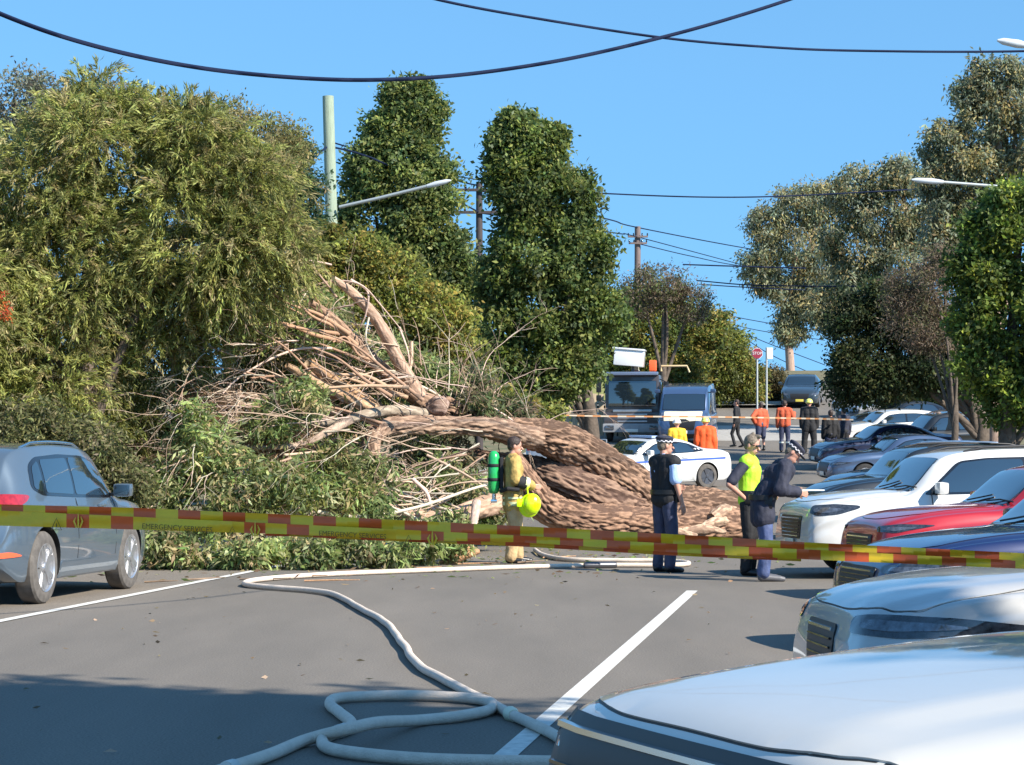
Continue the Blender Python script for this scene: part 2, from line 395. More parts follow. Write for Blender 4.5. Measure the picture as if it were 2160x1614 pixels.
def panel(bvh, poly, org, ua, va, d, off, name, m, parent, grid=.07, rnd=2, skirt=.012):
    """a shell piece laid on a body: polygon in the (ua, va) plane, projected along d and set off the surface"""
    org, ua, va, d = Vector(org), Vector(ua), Vector(va), Vector(d).normalized()
    if rnd: poly = roundpoly(poly, .045 * rnd)
    P = []
    for i in range(len(poly)):
        a = Vector(poly[i]); b = Vector(poly[(i + 1) % len(poly)]); k = max(1, int((b - a).length / grid))
        for j in range(k): P.append(a.lerp(b, j / k))
    nb = len(P); xs = [p.x for p in P]; ys = [p.y for p in P]; PP = [(p.x, p.y) for p in P]
    gx = np.arange(min(xs) + grid / 2, max(xs), grid); gy = np.arange(min(ys) + grid / 2, max(ys), grid)
    mind = grid * .35
    for X in gx:
        for Y in gy:
            if inside(PP, X, Y) and min((X - q[0]) ** 2 + (Y - q[1]) ** 2 for q in PP) > mind * mind: P.append(Vector((X, Y)))
    V2, E2, F2 = delaunay_2d_cdt(P, [], [list(range(nb))], 1, 1e-6)[:3]
    V = []; N = []
    for p in V2:
        q = org + ua * p.x + va * p.y
        hit, nn, idx, ds = bvh.ray_cast(q - d * 4, d)
        if hit is None: hit, nn, idx, ds = bvh.find_nearest(q)
        if nn.dot(d) > 0: nn = -nn
        V.append(hit + nn * off); N.append(nn)
    cnt = {}
    for f in F2:
        for i in range(len(f)):
            e = (f[i], f[(i + 1) % len(f)]); k = tuple(sorted(e)); cnt.setdefault(k, []).append(e)
    Fs = [tuple(f) for f in F2]; rim = {}; vs = list(V)
    for k, es in cnt.items():
        if len(es) == 1:
            a, b = es[0]
            for q in (a, b):
                if q not in rim: rim[q] = len(vs); vs.append(V[q] - N[q] * (off + skirt))
            Fs.append((b, a, rim[a], rim[b]))
    me = bpy.data.meshes.new(name); me.from_pydata(vs, [], Fs)
    bm = bmesh.new(); bm.from_mesh(me); bmesh.ops.recalc_face_normals(bm, faces=bm.faces[:])
    # face outwards
    s = sum(f.normal.dot(-d) * f.calc_area() for f in bm.faces)
    if s < 0: bmesh.ops.reverse_faces(bm, faces=bm.faces[:])
    bm.to_mesh(me); bm.free()
    return link(name, me, m, parent, smooth=50)

WHEELS = {}
def wheel(parent, c, R, side, style='five', tyre='tyre'):
    key = (R, style, tyre)
    if key not in WHEELS:
        t = MB(); wd = .11
        t.lathe([(R * .66, -wd), (R * .8, -wd - .005), (R * .95, -wd + .01), (R, -wd + .035), (R, wd - .035), (R * .95, wd - .01), (R * .8, wd + .005), (R * .66, wd), (R * .64, 0), (R * .66, -wd)], axis='Y', n=40)
        r = MB(); r.lathe([(R * .68, .085), (R * .665, .115), (R * .62, .10), (R * .60, .02), (.0, .0)], axis='Y', n=40)
        ns = 5
        for k in range(ns):
            for da in ((-.16, .16) if style == 'twin' else (0,)):
                a = 2 * pi * k / ns + da; wv = .022 if style == 'twin' else .042
                p = Vector((cos(a), 0, sin(a))); q = Vector((-sin(a), 0, cos(a)))
                vs = []
                for rr, w2, y in ((.04, wv * .9, .10), (R * .64, wv * 1.25, .108)):
                    for s in (-1, 1): vs.append(p * rr + q * w2 * s + Vector((0, y, 0))); vs.append(p * rr + q * w2 * s + Vector((0, y - .05, 0)))
                r.add(vs, [(0, 2, 6, 4), (0, 4, 5, 1), (2, 3, 7, 6), (4, 6, 7, 5), (0, 1, 3, 2)])
        r.lathe([(.0, .118), (.05, .115), (.055, .09)], axis='Y', n=16)
        to = t.build('tyre', M[tyre], None, 35); ro = r.build('rim', M['dark_alloy'] if style == 'dark' else M['alloy'], None, 30)
        bmx = MB(); bmx.lathe([(R * .60, .03), (0, .03)], axis='Y', n=24); bk = bmx.build('brake_disc', M['black'], None, 40)
        WHEELS[key] = (to.data, ro.data, bk.data)
        for o in (to, ro, bk): bpy.data.objects.remove(o)
    a, b, c3 = WHEELS[key]
    w_ = empty('wheel', c, parent=parent, rz=0 if side > 0 else pi)
    for nm, me in (('tyre', a), ('rim', b), ('brake_disc', c3)):
        o = bpy.data.objects.new(nm, me); C.objects.link(o); o.parent = w_
    return w_

def place(root, x, y, heading, zoff=0):
    root.location = (x, y, gz(x, y) + zoff)
    f = Vector((cos(heading), sin(heading), 0)); e = .5
    f.z = (gz(x + f.x * e, y + f.y * e) - gz(x - f.x * e, y - f.y * e)) / (2 * e); f.normalize()
    l = Vector((-sin(heading), cos(heading), 0)); l.z = (gz(x + l.x * e, y + l.y * e) - gz(x - l.x * e, y - l.y * e)) / (2 * e); l.normalize()
    up = f.cross(l).normalized(); l = up.cross(f)
    root.rotation_euler = Matrix((f, l, up)).transposed().to_euler()

def car(name, label, style, paint, x, y, heading, detail=2, dims=None, wheelstyle='five', tyre='tyre', sides=(1, -1), group=None, rails=False,
        lamps='dark_lamp', plate='plate', cat='car', bulge=0, over=None, grille=True, rear=False, nose=False):
    S = dict(STY[style]); 
    if over: S.update(over)
    L, Wd, Hh = dims or (S['L'], S['W'], S['H'])
    root = empty(name, (0, 0, 0), label, cat, group)
    me, bvh = carbody(S, L, Wd, Hh, bulge)
    body = link('body', me, [paint, M['wellblack']], None)
    # wheel wells
    cut = MB(); wx = [(q - .5) * L for q in S['wb']]; R = S['R']
    for X in wx:
        for s in (1, -1): cut.lathe([(R + .055, 0), (R + .055, .5)], c=(X, (Wd / 2 - .27) if s > 0 else (-Wd / 2 - .23), R), axis='Y', n=36)
    co = cut.build('cutter', M['wellblack'])
    md = body.modifiers.new('b', 'BOOLEAN'); md.object = co; md.operation = 'DIFFERENCE'; md.solver = 'EXACT'
    dg = bpy.context.evaluated_depsgraph_get(); me2 = bpy.data.meshes.new_from_object(body.evaluated_get(dg)); body.modifiers.clear()
    body.data = me2; bpy.data.objects.remove(co)
    if len(me2.materials) < 2: me2.materials.clear(); me2.materials.append(paint); me2.materials.append(M['wellblack'])
    for p in me2.polygons:
        c = p.center; p.use_smooth = True; p.material_index = 0
        for X in wx:
            if hypot(c.x - X, c.z - R) < R + .06 and (abs(p.normal.y) < .2 or abs(c.y) < Wd / 2 - .2) and abs(c.y) < Wd / 2 - .012: p.material_index = 1
        if c.z < .15 * Hh and p.normal.z < -.6: p.material_index = 1
    me2.set_sharp_from_angle(angle=radians(32)); body.parent = root
    X = lambda q: (q - .5) * L
    sp = lambda pts: [(X(a), b * Hh) for a, b in pts]
    # side glass
    for s in sides:
        ar = ((0, s * 2, 0), (1, 0, 0), (0, 0, 1), (0, -s, 0))
        w0 = panel(bvh, sp(S['dlo']), *ar, .003, 'window_trim', M['gloss_black'], root)
        for gpoly in S['g']: panel(bvh, sp(gpoly), *ar, .007, 'side_window', M['glass'], root, rnd=1)
        if detail >= 2:
            # door shuts and cladding
            for q in (S['g'][0][1][0] + .008, S['g'][-1 if style == 'van' else 1][1][0] - .005 if style != 'van' else .60):
                panel(bvh, [(X(q) - .006, .27), (X(q) + .006, .27), (X(q) + .006, S['dlo'][2][1] * Hh - .01), (X(q) - .006, S['dlo'][2][1] * Hh - .01)], *ar, .0015, 'door_gap', M['black'], root, rnd=0, grid=.12, skirt=.002)
            panel(bvh, [(X(S['wb'][0]) + R + .08, .20), (X(S['wb'][1]) - R - .08, .20), (X(S['wb'][1]) - R - .08, .20 + .14 * Hh), (X(S['wb'][0]) + R + .08, .20 + .14 * Hh)], *ar, .006, 'sill_trim', M['black'] if style == 'suv' and paint is not M.get('suvgrey') else paint, root, rnd=1, grid=.12)
            for q in (.36, .56) if style != 'van' else (.6,):
                h = MB(); yb = bvh.ray_cast(Vector((X(q), s * 3, S['dlo'][2][1] * Hh - .10)), Vector((0, -s, 0)))[0]
                if yb: h.box((X(q), yb.y + s * .018, yb.z), (.19, .035, .03), bev=.012); h.build('door_handle', paint, root)
        # mirror
        mx_ = S['dlo'][3][0] - .035; hit = bvh.ray_cast(Vector((X(mx_), s * 3, (S['dlo'][3][1] + .01) * Hh)), Vector((0, -s, 0)))[0]
        mz = (S['dlo'][3][1] + .055) * Hh; yb = hit.y if hit else s * Wd / 2
        mm = MB(); mm.box((X(mx_) - .02, yb + s * .16, mz), (.13, .21, .15), bev=.05); mm.box((X(mx_), yb + s * .03, mz - .05), (.06, .12, .04), bev=.012, mi=1)
        mo = mm.build('wing_mirror', [paint, M['black']], root, 60)
        mg = MB(); mg.box((X(mx_) - .086, yb + s * .165, mz), (.006, .17, .11), bev=.002); mg.build('mirror_glass', M['glass'], mo)
    # windscreen: vertical projection
    a0, a1 = S['ws']; rw0 = float(cr(S['roof'], np.array([a0]))[0]) * Wd / 2 * .90; rw1 = float(cr(S['roof'], np.array([a1]))[0]) * Wd / 2 * .93
    wsP = [(X(a0), -rw0), (X(a0) + .012, 0), (X(a0), rw0), (X(a1) - .03, rw1), (X(a1) + .02, 0), (X(a1) - .03, -rw1)]
    dn = (0, 0, -1)
    panel(bvh, [(X(a0) - .012, -rw0 - .02), (X(a0), 0), (X(a0) - .012, rw0 + .02), (X(a1) - .01, rw1 + .025), (X(a1) + .05, 0), (X(a1) - .01, -rw1 - .025)], (0, 0, 3), (1, 0, 0), (0, 1, 0), dn, .002, 'windscreen_seal', M['gloss_black'], root, rnd=1)
    ws = panel(bvh, wsP, (0, 0, 3), (1, 0, 0), (0, 1, 0), dn, .007, 'windscreen', M['glass'], root, rnd=1)
    if detail >= 2:
        for yy in (-.35, .25):
            wp = MB(); hits = []
            for t in (0, .5, 1):
                q = bvh.ray_cast(Vector((X(a1) - .01 - t * .11, yy * Wd / 1.8 + t * .55 * Wd / 1.8 * .9, 3)), Vector(dn))[0]
                if q: hits.append(q + Vector((.012, 0, .022)))
            if len(hits) > 1: wp.tube(hits, .009, 6); wp.build('wiper', M['black'], root)
    if rear and S['rw'][1] > 0:
        z0, z1 = S['rw'][0] * Hh, S['rw'][1] * Hh
        panel(bvh, [(-.62 * Wd / 2, z1), (.62 * Wd / 2, z1), (.70 * Wd / 2, z0), (-.70 * Wd / 2, z0)], (-3, 0, 0), (0, 1, 0), (0, 0, 1), (1, 0, 0), .006, 'rear_window', M['glass'], root)
    # bonnet shut line piece
    if detail >= 1 and nose:
        b0 = a1 + .012
        bn = S.get('bn', 0)
        bw = S.get('bwid', .74 + bn * 6) * Wd / 2; bp = [(X(b0), -.72 * Wd / 2), (X(b0) + .03, 0), (X(b0), .72 * Wd / 2)] + [(X(.972 + bn) - S.get('bdrop', .075) * L * abs(t) ** S.get('bexp', 3.4), -t * bw) for t in np.linspace(-1, 1, 15)]
        panel(bvh, [(p[0] + (.005 if i > 2 else -.004), p[1] * 1.006) for i, p in enumerate(bp)], (0, 0, 3), (1, 0, 0), (0, 1, 0), dn, .0012, 'bonnet_gap', M['black'], root, rnd=1, grid=.05, skirt=.003)
        panel(bvh, bp, (0, 0, 3), (1, 0, 0), (0, 1, 0), dn, .0065, 'bonnet', paint, root, rnd=1, grid=.05, skirt=.007)
    # front
    fr = ((3, 0, 0), (0, 1, 0), (0, 0, 1), (-1, 0, 0)); gw = S.get('gw', .5) * Wd / 2
    if grille:
        gz0, gz1 = S.get('gr', (.30, .475))
        panel(bvh, [(-gw, gz1 * Hh), (gw, gz1 * Hh), (gw * .86, gz0 * Hh), (-gw * .86, gz0 * Hh)], *fr, .010, 'grille', M['black'], root, rnd=1)
        panel(bvh, [(-.62 * Wd / 2, .235 * Hh), (.62 * Wd / 2, .235 * Hh), (.55 * Wd / 2, .17 * Hh), (-.55 * Wd / 2, .17 * Hh)], *fr, .008, 'lower_intake', M['black'], root)
        p = MB(); q = bvh.ray_cast(Vector((4, 0, .27 * Hh)), Vector((-1, 0, 0)))[0]
        if q: p.box((q.x + .03, 0, .265 * Hh), (.012, .37, .11), bev=.004); p.build('number_plate', M[plate], root)
        if detail >= 2 and q:
            e = MB()
            for k in range(6):
                zz = (gz0 + .02 + (gz1 - gz0 - .04) * k / 5) * Hh; pts = []
                for yy in np.linspace(-.84, .84, 9):
                    hh = bvh.ray_cast(Vector((4, yy * gw * (.86 + .14 * k / 5), zz)), Vector((-1, 0, 0)))[0]
                    if hh: pts.append(hh + Vector((.014, 0, 0)))
                e.tube(pts, .007 if k < 5 else .012, 5, mi=1 if k in (0, 5) else 0)
            e.build('grille_bars', [M['gloss_black'], M['chrome']], root)
    for s in (1, -1):
        dd = Vector((-1, -s * .62, -.10)).normalized(); ua = Vector((-dd.y, dd.x, 0)).normalized(); 
        if ua.dot(Vector((0, s, 0))) < 0: ua = -ua
        va = Vector((0, 0, 1)); o = Vector((X(.955), s * .80 * Wd / 2, 0))
        zt = float(cr(S['top'], np.array([.955]))[0]) * Hh
        hp = S.get('hl', [(-.26, zt - .10), (-.22, zt - .155), (.06, zt - .16), (.22, zt - .10), (.34, zt - .05), (.10, zt - .06)])
        lo = panel(bvh, hp, o, ua, va, dd, .006, 'headlight', M[lamps], root, grid=.05, rnd=1)
        if detail >= 1:
            ins = [(.62 * (a - .02) + .02, (b - zt + .115) * .45 + zt - .12) for a, b in hp]
            panel(bvh, ins, o, ua, va, dd, .010, 'headlight_lens', M['lamp_glass'], lo, grid=.05, rnd=1, skirt=.004)
        if rear:
            dd = Vector((1, -s * .7, 0)).normalized(); ua = Vector((-dd.y, dd.x, 0)).normalized()
            if ua.dot(Vector((0, s, 0))) < 0: ua = -ua
            o = Vector((X(.04), s * .80 * Wd / 2, 0)); zt = .655 * Hh
            panel(bvh, [(-.25, zt - .06), (-.25, zt + .05), (.1, zt + .05), (.30, zt + .04), (.24, zt - .03), (.08, zt - .09)], o, ua, va, dd, .008, 'tail_light', M['red_lamp'], root, grid=.05)
            panel(bvh, [(-.16, .30 * Hh), (-.16, .30 * Hh + .05), (.02, .30 * Hh + .07), (.2, .30 * Hh + .02)], o, ua, va, dd, .010, 'reflector', M['orange_lamp'], root, grid=.05)
        if rails and detail >= 1:
            rl = MB(); pts = []
            for q in np.linspace(.18, .56, 8):
                yy = .70 * Wd / 2 * float(cr(S['roof'], np.array([q]))[0]) / .77; h = bvh.ray_cast(Vector((X(q), s * yy, 3)), Vector((0, 0, -1)))[0]
                pts.append(h + Vector((0, 0, .032 if .2 < q < .54 else .0)))
            rl.tube(pts, .018, 8); rl.build('roof_rail', M[rails], root, 60)
        for X_ in wx: wheel(root, (X_, s * (Wd / 2 - .125), R), R, s, wheelstyle, tyre)
    place(root, x, y, heading)
    return root, bvh

def nose_at(nx, ny, heading, L):
    return nx - cos(heading) * L / 2, ny - sin(heading) * L / 2

def paint(name, c, metal=.25, rough=.32, coat=1):
    M[name] = mat(name, c, rough, metal=metal, coat=coat, var=.03, vscale=2); return M[name]
P_white = paint('white_car_paint', (.62, .615, .59), 0)
P_pearl = paint('pearl_car_paint', (.46, .45, .435), .1, coat=1)
P_red = paint('red_car_paint', (.42, .012, .018), .2)
P_blue = paint('blue_car_paint', (.010, .020, .085), .2)
P_steel = paint('steel_blue_paint', (.07, .11, .19), .4)
P_navy = paint('navy_car_paint', (.015, .022, .06), .3)
P_silver = paint('silver_car_paint', (.38, .40, .43), .5)
P_black = paint('black_car_paint', (.012, .014, .016), .1)
P_grey = paint('suvgrey', (.11, .15, .19), .45)
P_char = paint('charcoal_car_paint', (.035, .05, .065), .3)
HD = radians(180 + 9)   # rear-to-kerb angle parking

ROW = 'cars parked nose out along the right kerb'
def parked(name, label, style, p, px, Y, **k):
    """nose of the car at photo column px, depth Y"""
    hd = k.pop('hd', HD); nx = (px - CX) / F * Y; L = (k.get('dims') or (STY[style]['L'],))[0]
    cx, cy = nose_at(nx, Y, hd, L)
    return car(name, label, style, p, cx, cy, hd, group=ROW, sides=(1, -1), nose=True, **k)
NT = [(.71, .69), (.78, .675), (.88, .645), (.94, .610), (.975, .575), (.990, .535), (1, .44)]
NH = [(0, .76), (.04, .92), (.12, .975), (.25, 1), (.75, 1), (.87, .99), (.93, .97), (.965, .935), (.988, .88), (1, .80)]
def blunt(st, cowl=None):
    S = STY[st]; return {'top': [p for p in S['top'] if p[0] < .70 or (st == 'suv' and p[0] < .73)] + ([(.735, .665), (.80, .655), (.88, .63), (.94, .60), (.975, .57), (.99, .53), (1, .43)] if st == 'suv' else NT), 'hw': NH}
parked('hatchback', 'white car nearest the camera, only its big reflective bonnet and grille edge in view', 'hatch', paint('warm_white_paint', (.54, .52, .475), 0.1), 1400, 5.25, hd=radians(202), detail=2, dims=(4.9, 1.86, 1.565), bulge=.02,
       over={**blunt('hatch'), 'gr': (.26, .585), 'gw': .86, 'bn': .0155, 'bwid': .91, 'bexp': 4.5, 'bdrop': .05, 'top': STY['hatch']['top'][:10] + [(.71, .69), (.78, .678), (.88, .652), (.94, .630), (.975, .612), (.988, .592), (.996, .55), (1, .44)]})
parked('hatchback', 'silver white car with slim black headlight, second from the camera behind the nearest bonnet', 'hatch', P_pearl, 1728, 12.0, hd=radians(185), detail=2, dims=(4.75, 1.80, 1.42), bulge=.012,
       over={**blunt('hatch'), 'bn': .014, 'bwid': .90, 'bexp': 4.5, 'bdrop': .05, 'gw': .34, 'gr': (.30, .50), 'hl': [(-.26, .76), (-.24, .68), (.10, .67), (.30, .70), (.52, .775), (.25, .785), (-.1, .775)]})
parked('sedan', 'dark blue car with glossy bonnet just beyond the checked tape', 'hatch', P_blue, 1800, 18.8, detail=2, dims=(4.5, 1.80, 1.40), wheelstyle='dark')
parked('hatchback', 'bright red car with blue reflections, in front of the white SUV', 'hatch', P_red, 1810, 25.5, detail=2, dims=(4.5, 1.80, 1.46), lamps='dark_lamp', wheelstyle='dark', over=blunt('hatch'))
wsuv, wsuv_bvh = parked('suv', 'white SUV whose bonnet the bent officer writes on', 'suv', P_white, 1668, 30.0, detail=2, dims=(4.65, 1.88, 1.63), rails='black', bulge=.015, over={**blunt('suv'), 'hl': [(-.16, .90), (-.14, .80), (.02, .77), (.20, .80), (.36, .90), (.34, .935), (.1, .93)]})
parked('suv', 'black fronted SUV partly hidden between the white SUV and the wagon', 'suv', P_black, 1700, 42.0, detail=1, rails='black')
parked('station_wagon', 'grey blue wagon with silver roof rails above the white SUV', 'suv', P_steel, 1742, 50.0, detail=1, dims=(4.7, 1.85, 1.62), rails='chrome')
parked('sedan', 'mid blue sedan with bright bonnet behind the grey blue wagon', 'sedan', P_steel, 1735, 66.0, detail=1)
parked('sedan', 'navy blue car with low bonnet beyond the mid blue sedan', 'sedan', P_navy, 1716, 75.0, detail=1)
parked('suv', 'black SUV deep in tree shade right of the white hatchback', 'suv', P_black, 1850, 78.5, detail=1, rails='black')
parked('hatchback', 'white hatchback with bright bonnet, nose just right of the shaded people', 'hatch', P_white, 1752, 86, detail=1)
parked('sedan', 'dark green black sedan between the white hatchback and the silver one', 'sedan', P_black, 1790, 93, detail=1)
parked('sedan', 'silver sedan near the top of the row with sloping windscreen', 'sedan', P_silver, 1770, 99, detail=1)
parked('sedan', 'farthest white car at the top of the parked row', 'sedan', P_white, 1762, 105, detail=1)

# grey SUV at left, seen from behind
hd = radians(90 - 9.4); Lg, Wg = 4.55, 1.86
fx, fy = cos(hd), sin(hd); rx, ry = -4.84, 24.5     # rear right tyre contact
cx = rx + fx * (.5 - .19) * Lg - fy * (Wg / 2 - .05); cy = ry + fy * (.5 - .19) * Lg + fx * (Wg / 2 - .05)
car('suv', 'dusty grey SUV with roof rails parked at the left beside the fallen foliage', 'suv', P_grey, cx, cy, hd, detail=2, dims=(Lg, Wg, 1.66), rails='chrome', rear=True, wheelstyle='twin', tyre='dusty_tyre', over={'R': .375})
# police car
pol, pol_bvh = car('police_car', 'white police sedan with blue check stripe parked behind the trunk', 'sedan', P_white, W(1362, 1000, 65.5).x, 65.6, radians(180 + 32), detail=2, dims=(4.85, 1.87, 1.42), wheelstyle='dark', tyre='dusty_tyre')
Mblu = mat('police_blue', (.05, .12, .45), .35, coat=.5)
for s in (1, -1):
    ar = ((0, s * 2, 0), (1, 0, 0), (0, 0, 1), (0, -s, 0)); pts = []
    panel(pol_bvh, [(-2.1, .80), (1.9, .74), (1.9, .79), (-2.1, .85)], *ar, .004, 'blue_stripe', Mblu, pol, rnd=0, grid=.12, skirt=.003)
    panel(pol_bvh, [(1.2, .55), (1.9, .48), (1.9, .68), (1.5, .72)], *ar, .004, 'blue_stripe', Mblu, pol, rnd=0, grid=.12, skirt=.003)
lb = MB(); lb.box((.05, 0, 1.44), (.25, 1.1, .07), bev=.03); lb.build('light_bar', mat('clear_blue', (.35, .45, .7), .2, coat=1), pol)
# small silver car behind the trunk, seen from behind at the kerb
car('hatchback', 'small pale silver hatchback seen from behind between trunk and truck', 'hatch', P_silver, W(1200, 930, 72).x, 72, radians(73), detail=1, dims=(4.1, 1.72, 1.47), rear=True)
# dark car at the crest facing us
car('sedan', 'dark car with yellow number plate facing us at the top of the street', 'sedan', P_char, W(1692, 840, 113).x, 113, radians(180 + 80), detail=1, lamps='lamp_glass', plate='yellow_plate', dims=(4.6, 1.82, 1.45))
# van
van, van_bvh = car('van', 'dark blue van with pale bonnet beside the truck, facing the camera', 'van', paint('van_paint', (.05, .09, .18), .3), W(1462, 880, 88).x, 90.5, radians(270 - 9), detail=1, dims=(5.1, 2.0, 2.25), cat='van', nose=False)
panel(van_bvh, [(1.98, -.72), (2.02, 0), (1.98, .72), (2.46, .70), (2.5, 0), (2.46, -.70)], (0, 0, 3), (1, 0, 0), (0, 1, 0), (0, 0, -1), .01, 'bonnet', mat('cream_bonnet', (.72, .66, .45), .4, coat=1), van, rnd=1)
# ================================================================== truck with elevating bucket
M['truck_dark'] = mat('truck_cab_paint', (.06, .05, .05), .4, coat=.6, var=.1)
M['truck_grey'] = mat('truck_grey', (.30, .31, .32), .5, var=.1)
M['orange'] = mat('orange_plastic', (.85, .12, .03), .5)
M['cream'] = mat('cream_panel', (.72, .68, .5), .6)
def truck():
    Y = 92.0; p = W(1338, 900, Y); x = p.x
    t = empty('bucket_truck', (x, Y, gz(x, Y)), 'dark cab truck with white elevating bucket folded over its roof', 'truck', rz=radians(180 - 9))
    # local: +y forward (towards camera), x to its left
    b = MB(); b.box((0, -.2, 1.62), (2.16, 1.7, 1.95), bev=.14, taper=.96); b.box((0, .62, .85), (2.2, .25, .55), bev=.08)
    b.build('cab', M['truck_dark'], t)
    g = MB(); g.box((0, .665, 1.85), (1.86, .05, .98), bev=.05, rot=Matrix.Rotation(radians(3), 3, 'X')); g.build('windscreen', M['glass'], t)
    v = MB(); v.box((0, .62, 2.62), (2.0, .5, .14), bev=.06); v.build('sun_visor', mat('visor_blue', (.14, .18, .27), .25, coat=1), t)
    gr = MB(); gr.box((0, .69, 1.18), (1.5, .06, .10), bev=.02)
    for k in range(3): gr.box((0, .73, 1.04 - k * .13), (1.15, .04, .05), bev=.015)
    gr.build('grille', M['alloy'], t)
    bu = MB(); bu.box((0, .86, .52), (2.25, .22, .34), bev=.07); bu.build('bumper', M['truck_grey'], t)
    for s in (1, -1):
        h = MB(); h.box((s * .85, .98, .54), (.34, .05, .16), bev=.03); h.build('headlight', M['lamp_glass'], t)
        m = MB(); m.tube([(s * 1.05, .5, 2.4), (s * 1.3, .72, 2.3), (s * 1.3, .72, 1.6), (s * 1.05, .6, 1.5)], .02, 6)
        m.box((s * 1.3, .72, 2.1), (.2, .08, .42), bev=.04); m.box((s * 1.3, .72, 1.68), (.2, .08, .22), bev=.04); m.build('wing_mirror', M['black'], t)
        sw = MB(); sw.box((s * 1.07, .05, 1.95), (.03, .85, .7), bev=.012); sw.build('side_window', M['glass'], t)
    n = MB(); n.box((0, 1.0, .42), (.5, .02, .12), bev=.005); n.build('number_plate', M['plate'], t)
    for yy in (0, -3.6):
        for s in (1, -1):
            wv = wheel(t, (s * .95, yy, .48), .48, 1, 'dark'); wv.rotation_euler = (0, 0, -s * pi / 2)
    d = MB(); d.box((0, -3.2, .95), (2.2, 4.4, .18), bev=.02); d.box((0, -4.5, 1.4), (2.2, 1.8, .75), bev=.04); d.build('tray', M['truck_grey'], t)
    k = MB(); k.lathe([(.38, 0), (.38, .5), (.3, .9), (.22, 1.3)], c=(0, -1.7, 1.0)); k.build('turret', M['cream'], t)
    a = MB(); a.tube([(0, -4.8, 2.35), (.1, -1.7, 2.75), (-.1, .2, 3.0)], [.16, .15, .12], 4); a.build('boom', M['cream'], t)
    a = MB(); a.box((-.72, -.1, 2.95), (.26, .4, .42), bev=.05); a.build('boom_knuckle', M['orange'], t)
    c = MB(); c.box((.12, .55, 3.22), (1.15, .75, .62), bev=.06, taper=1.0, rot=Matrix.Rotation(radians(-5), 3, 'Y')); c.box((.12, .55, 3.56), (1.25, .85, .07), bev=.02, rot=Matrix.Rotation(radians(-5), 3, 'Y'))
    c.build('bucket', M['white_paint'], t)
    c = MB(); c.tube([(.0, .5, 2.92), (.0, .5, 2.72), (-.2, 0, 2.7)], .06, 8); c.build('bucket_bracket', M['truck_dark'], t)
    r = MB(); r.tube([(-1.0, -.6, 2.75), (-1.0, -.6, 2.95), (-2.0, -.6, 2.95), (-2.1, -.6, 2.7)], .04, 8); r.build('ladder_rack', mat('rack_tan', (.55, .42, .22), .6), t)
truck()

# ================================================================== people
def blob(name, prims, vox, m, parent, smooth_it=4, wrinkle=0, seed=0):
    V = []; Fs = []
    def addm(vs, fs): o = len(V); V.extend(vs); Fs.extend([tuple(i + o for i in f) for f in fs])
    for p in prims:
        if p[0] == 'c':
            a, b, r0, r1 = Vector(p[1]), Vector(p[2]), p[3], p[4]
            ax = b - a; L = ax.length
            if L < 1e-5: ax = Vector((0, 0, 1)); L = 1e-5
            t = ax.normalized(); u = t.orthogonal().normalized(); w_ = t.cross(u); n = 14; rings = []
            for k in range(5): th = -pi / 2 + (pi / 2) * k / 4; rings.append((a + t * sin(th) * r0, cos(th) * r0))
            for k in range(5): th = (pi / 2) * k / 4; rings.append((b + t * sin(th) * r1, cos(th) * r1))
            vs = []
            for c, r in rings:
                r = max(r, 1e-4)
                for k in range(n): an = 2 * pi * k / n; vs.append(c + (u * cos(an) + w_ * sin(an)) * r)
            fs = [(i * n + k, i * n + (k + 1) % n, (i + 1) * n + (k + 1) % n, (i + 1) * n + k) for i in range(9) for k in range(n)]
            fs += [tuple(range(n - 1, -1, -1)), tuple(9 * n + k for k in range(n))]
            addm(vs, fs)
        elif p[0] == 'e':
            c, r = Vector(p[1]), p[2]; R = p[3] if len(p) > 3 else Matrix.Identity(3); n = 18; mm = 12; vs = []
            for i in range(mm + 1):
                th = pi * i / mm; s = max(sin(th), 1e-3)
                for k in range(n): an = 2 * pi * k / n; vs.append(c + R @ Vector((r[0] * s * cos(an), r[1] * s * sin(an), r[2] * cos(th))))
            fs = [(i * n + k, (i + 1) * n + k, (i + 1) * n + (k + 1) % n, i * n + (k + 1) % n) for i in range(mm) for k in range(n)]
            fs += [tuple(range(n)), tuple(mm * n + k for k in range(n - 1, -1, -1))]
            addm(vs, fs)
    me = bpy.data.meshes.new(name); me.from_pydata(V, [], Fs)
    o = bpy.data.objects.new(name, me); C.objects.link(o)
    r = o.modifiers.new('r', 'REMESH'); r.mode = 'VOXEL'; r.voxel_size = vox; r.use_smooth_shade = True
    if smooth_it: s = o.modifiers.new('s', 'SMOOTH'); s.factor = .5; s.iterations = smooth_it
    dg = bpy.context.evaluated_depsgraph_get(); me2 = bpy.data.meshes.new_from_object(o.evaluated_get(dg)); o.modifiers.clear(); o.data = me2
    if wrinkle:
        co = np.empty(len(me2.vertices) * 3, dtype=np.float32); me2.vertices.foreach_get('co', co); co = co.reshape(-1, 3)
        no = np.empty(len(me2.vertices) * 3, dtype=np.float32); me2.vertices.foreach_get('normal', no); no = no.reshape(-1, 3)
        d = np.array([noise.noise(Vector((c[0] * 9, c[1] * 9, c[2] * 5 + seed))) + .6 * noise.noise(Vector((c[0] * 20, c[1] * 20, c[2] * 11 + seed))) for c in co], dtype=np.float32)
        me2.vertices.foreach_set('co', (co + no * d[:, None] * wrinkle).ravel())
    me2.materials.clear(); me2.materials.append(m)
    me2.polygons.foreach_set('use_smooth', [True] * len(me2.polygons)); me2.update()
    if parent: o.parent = parent
    return o

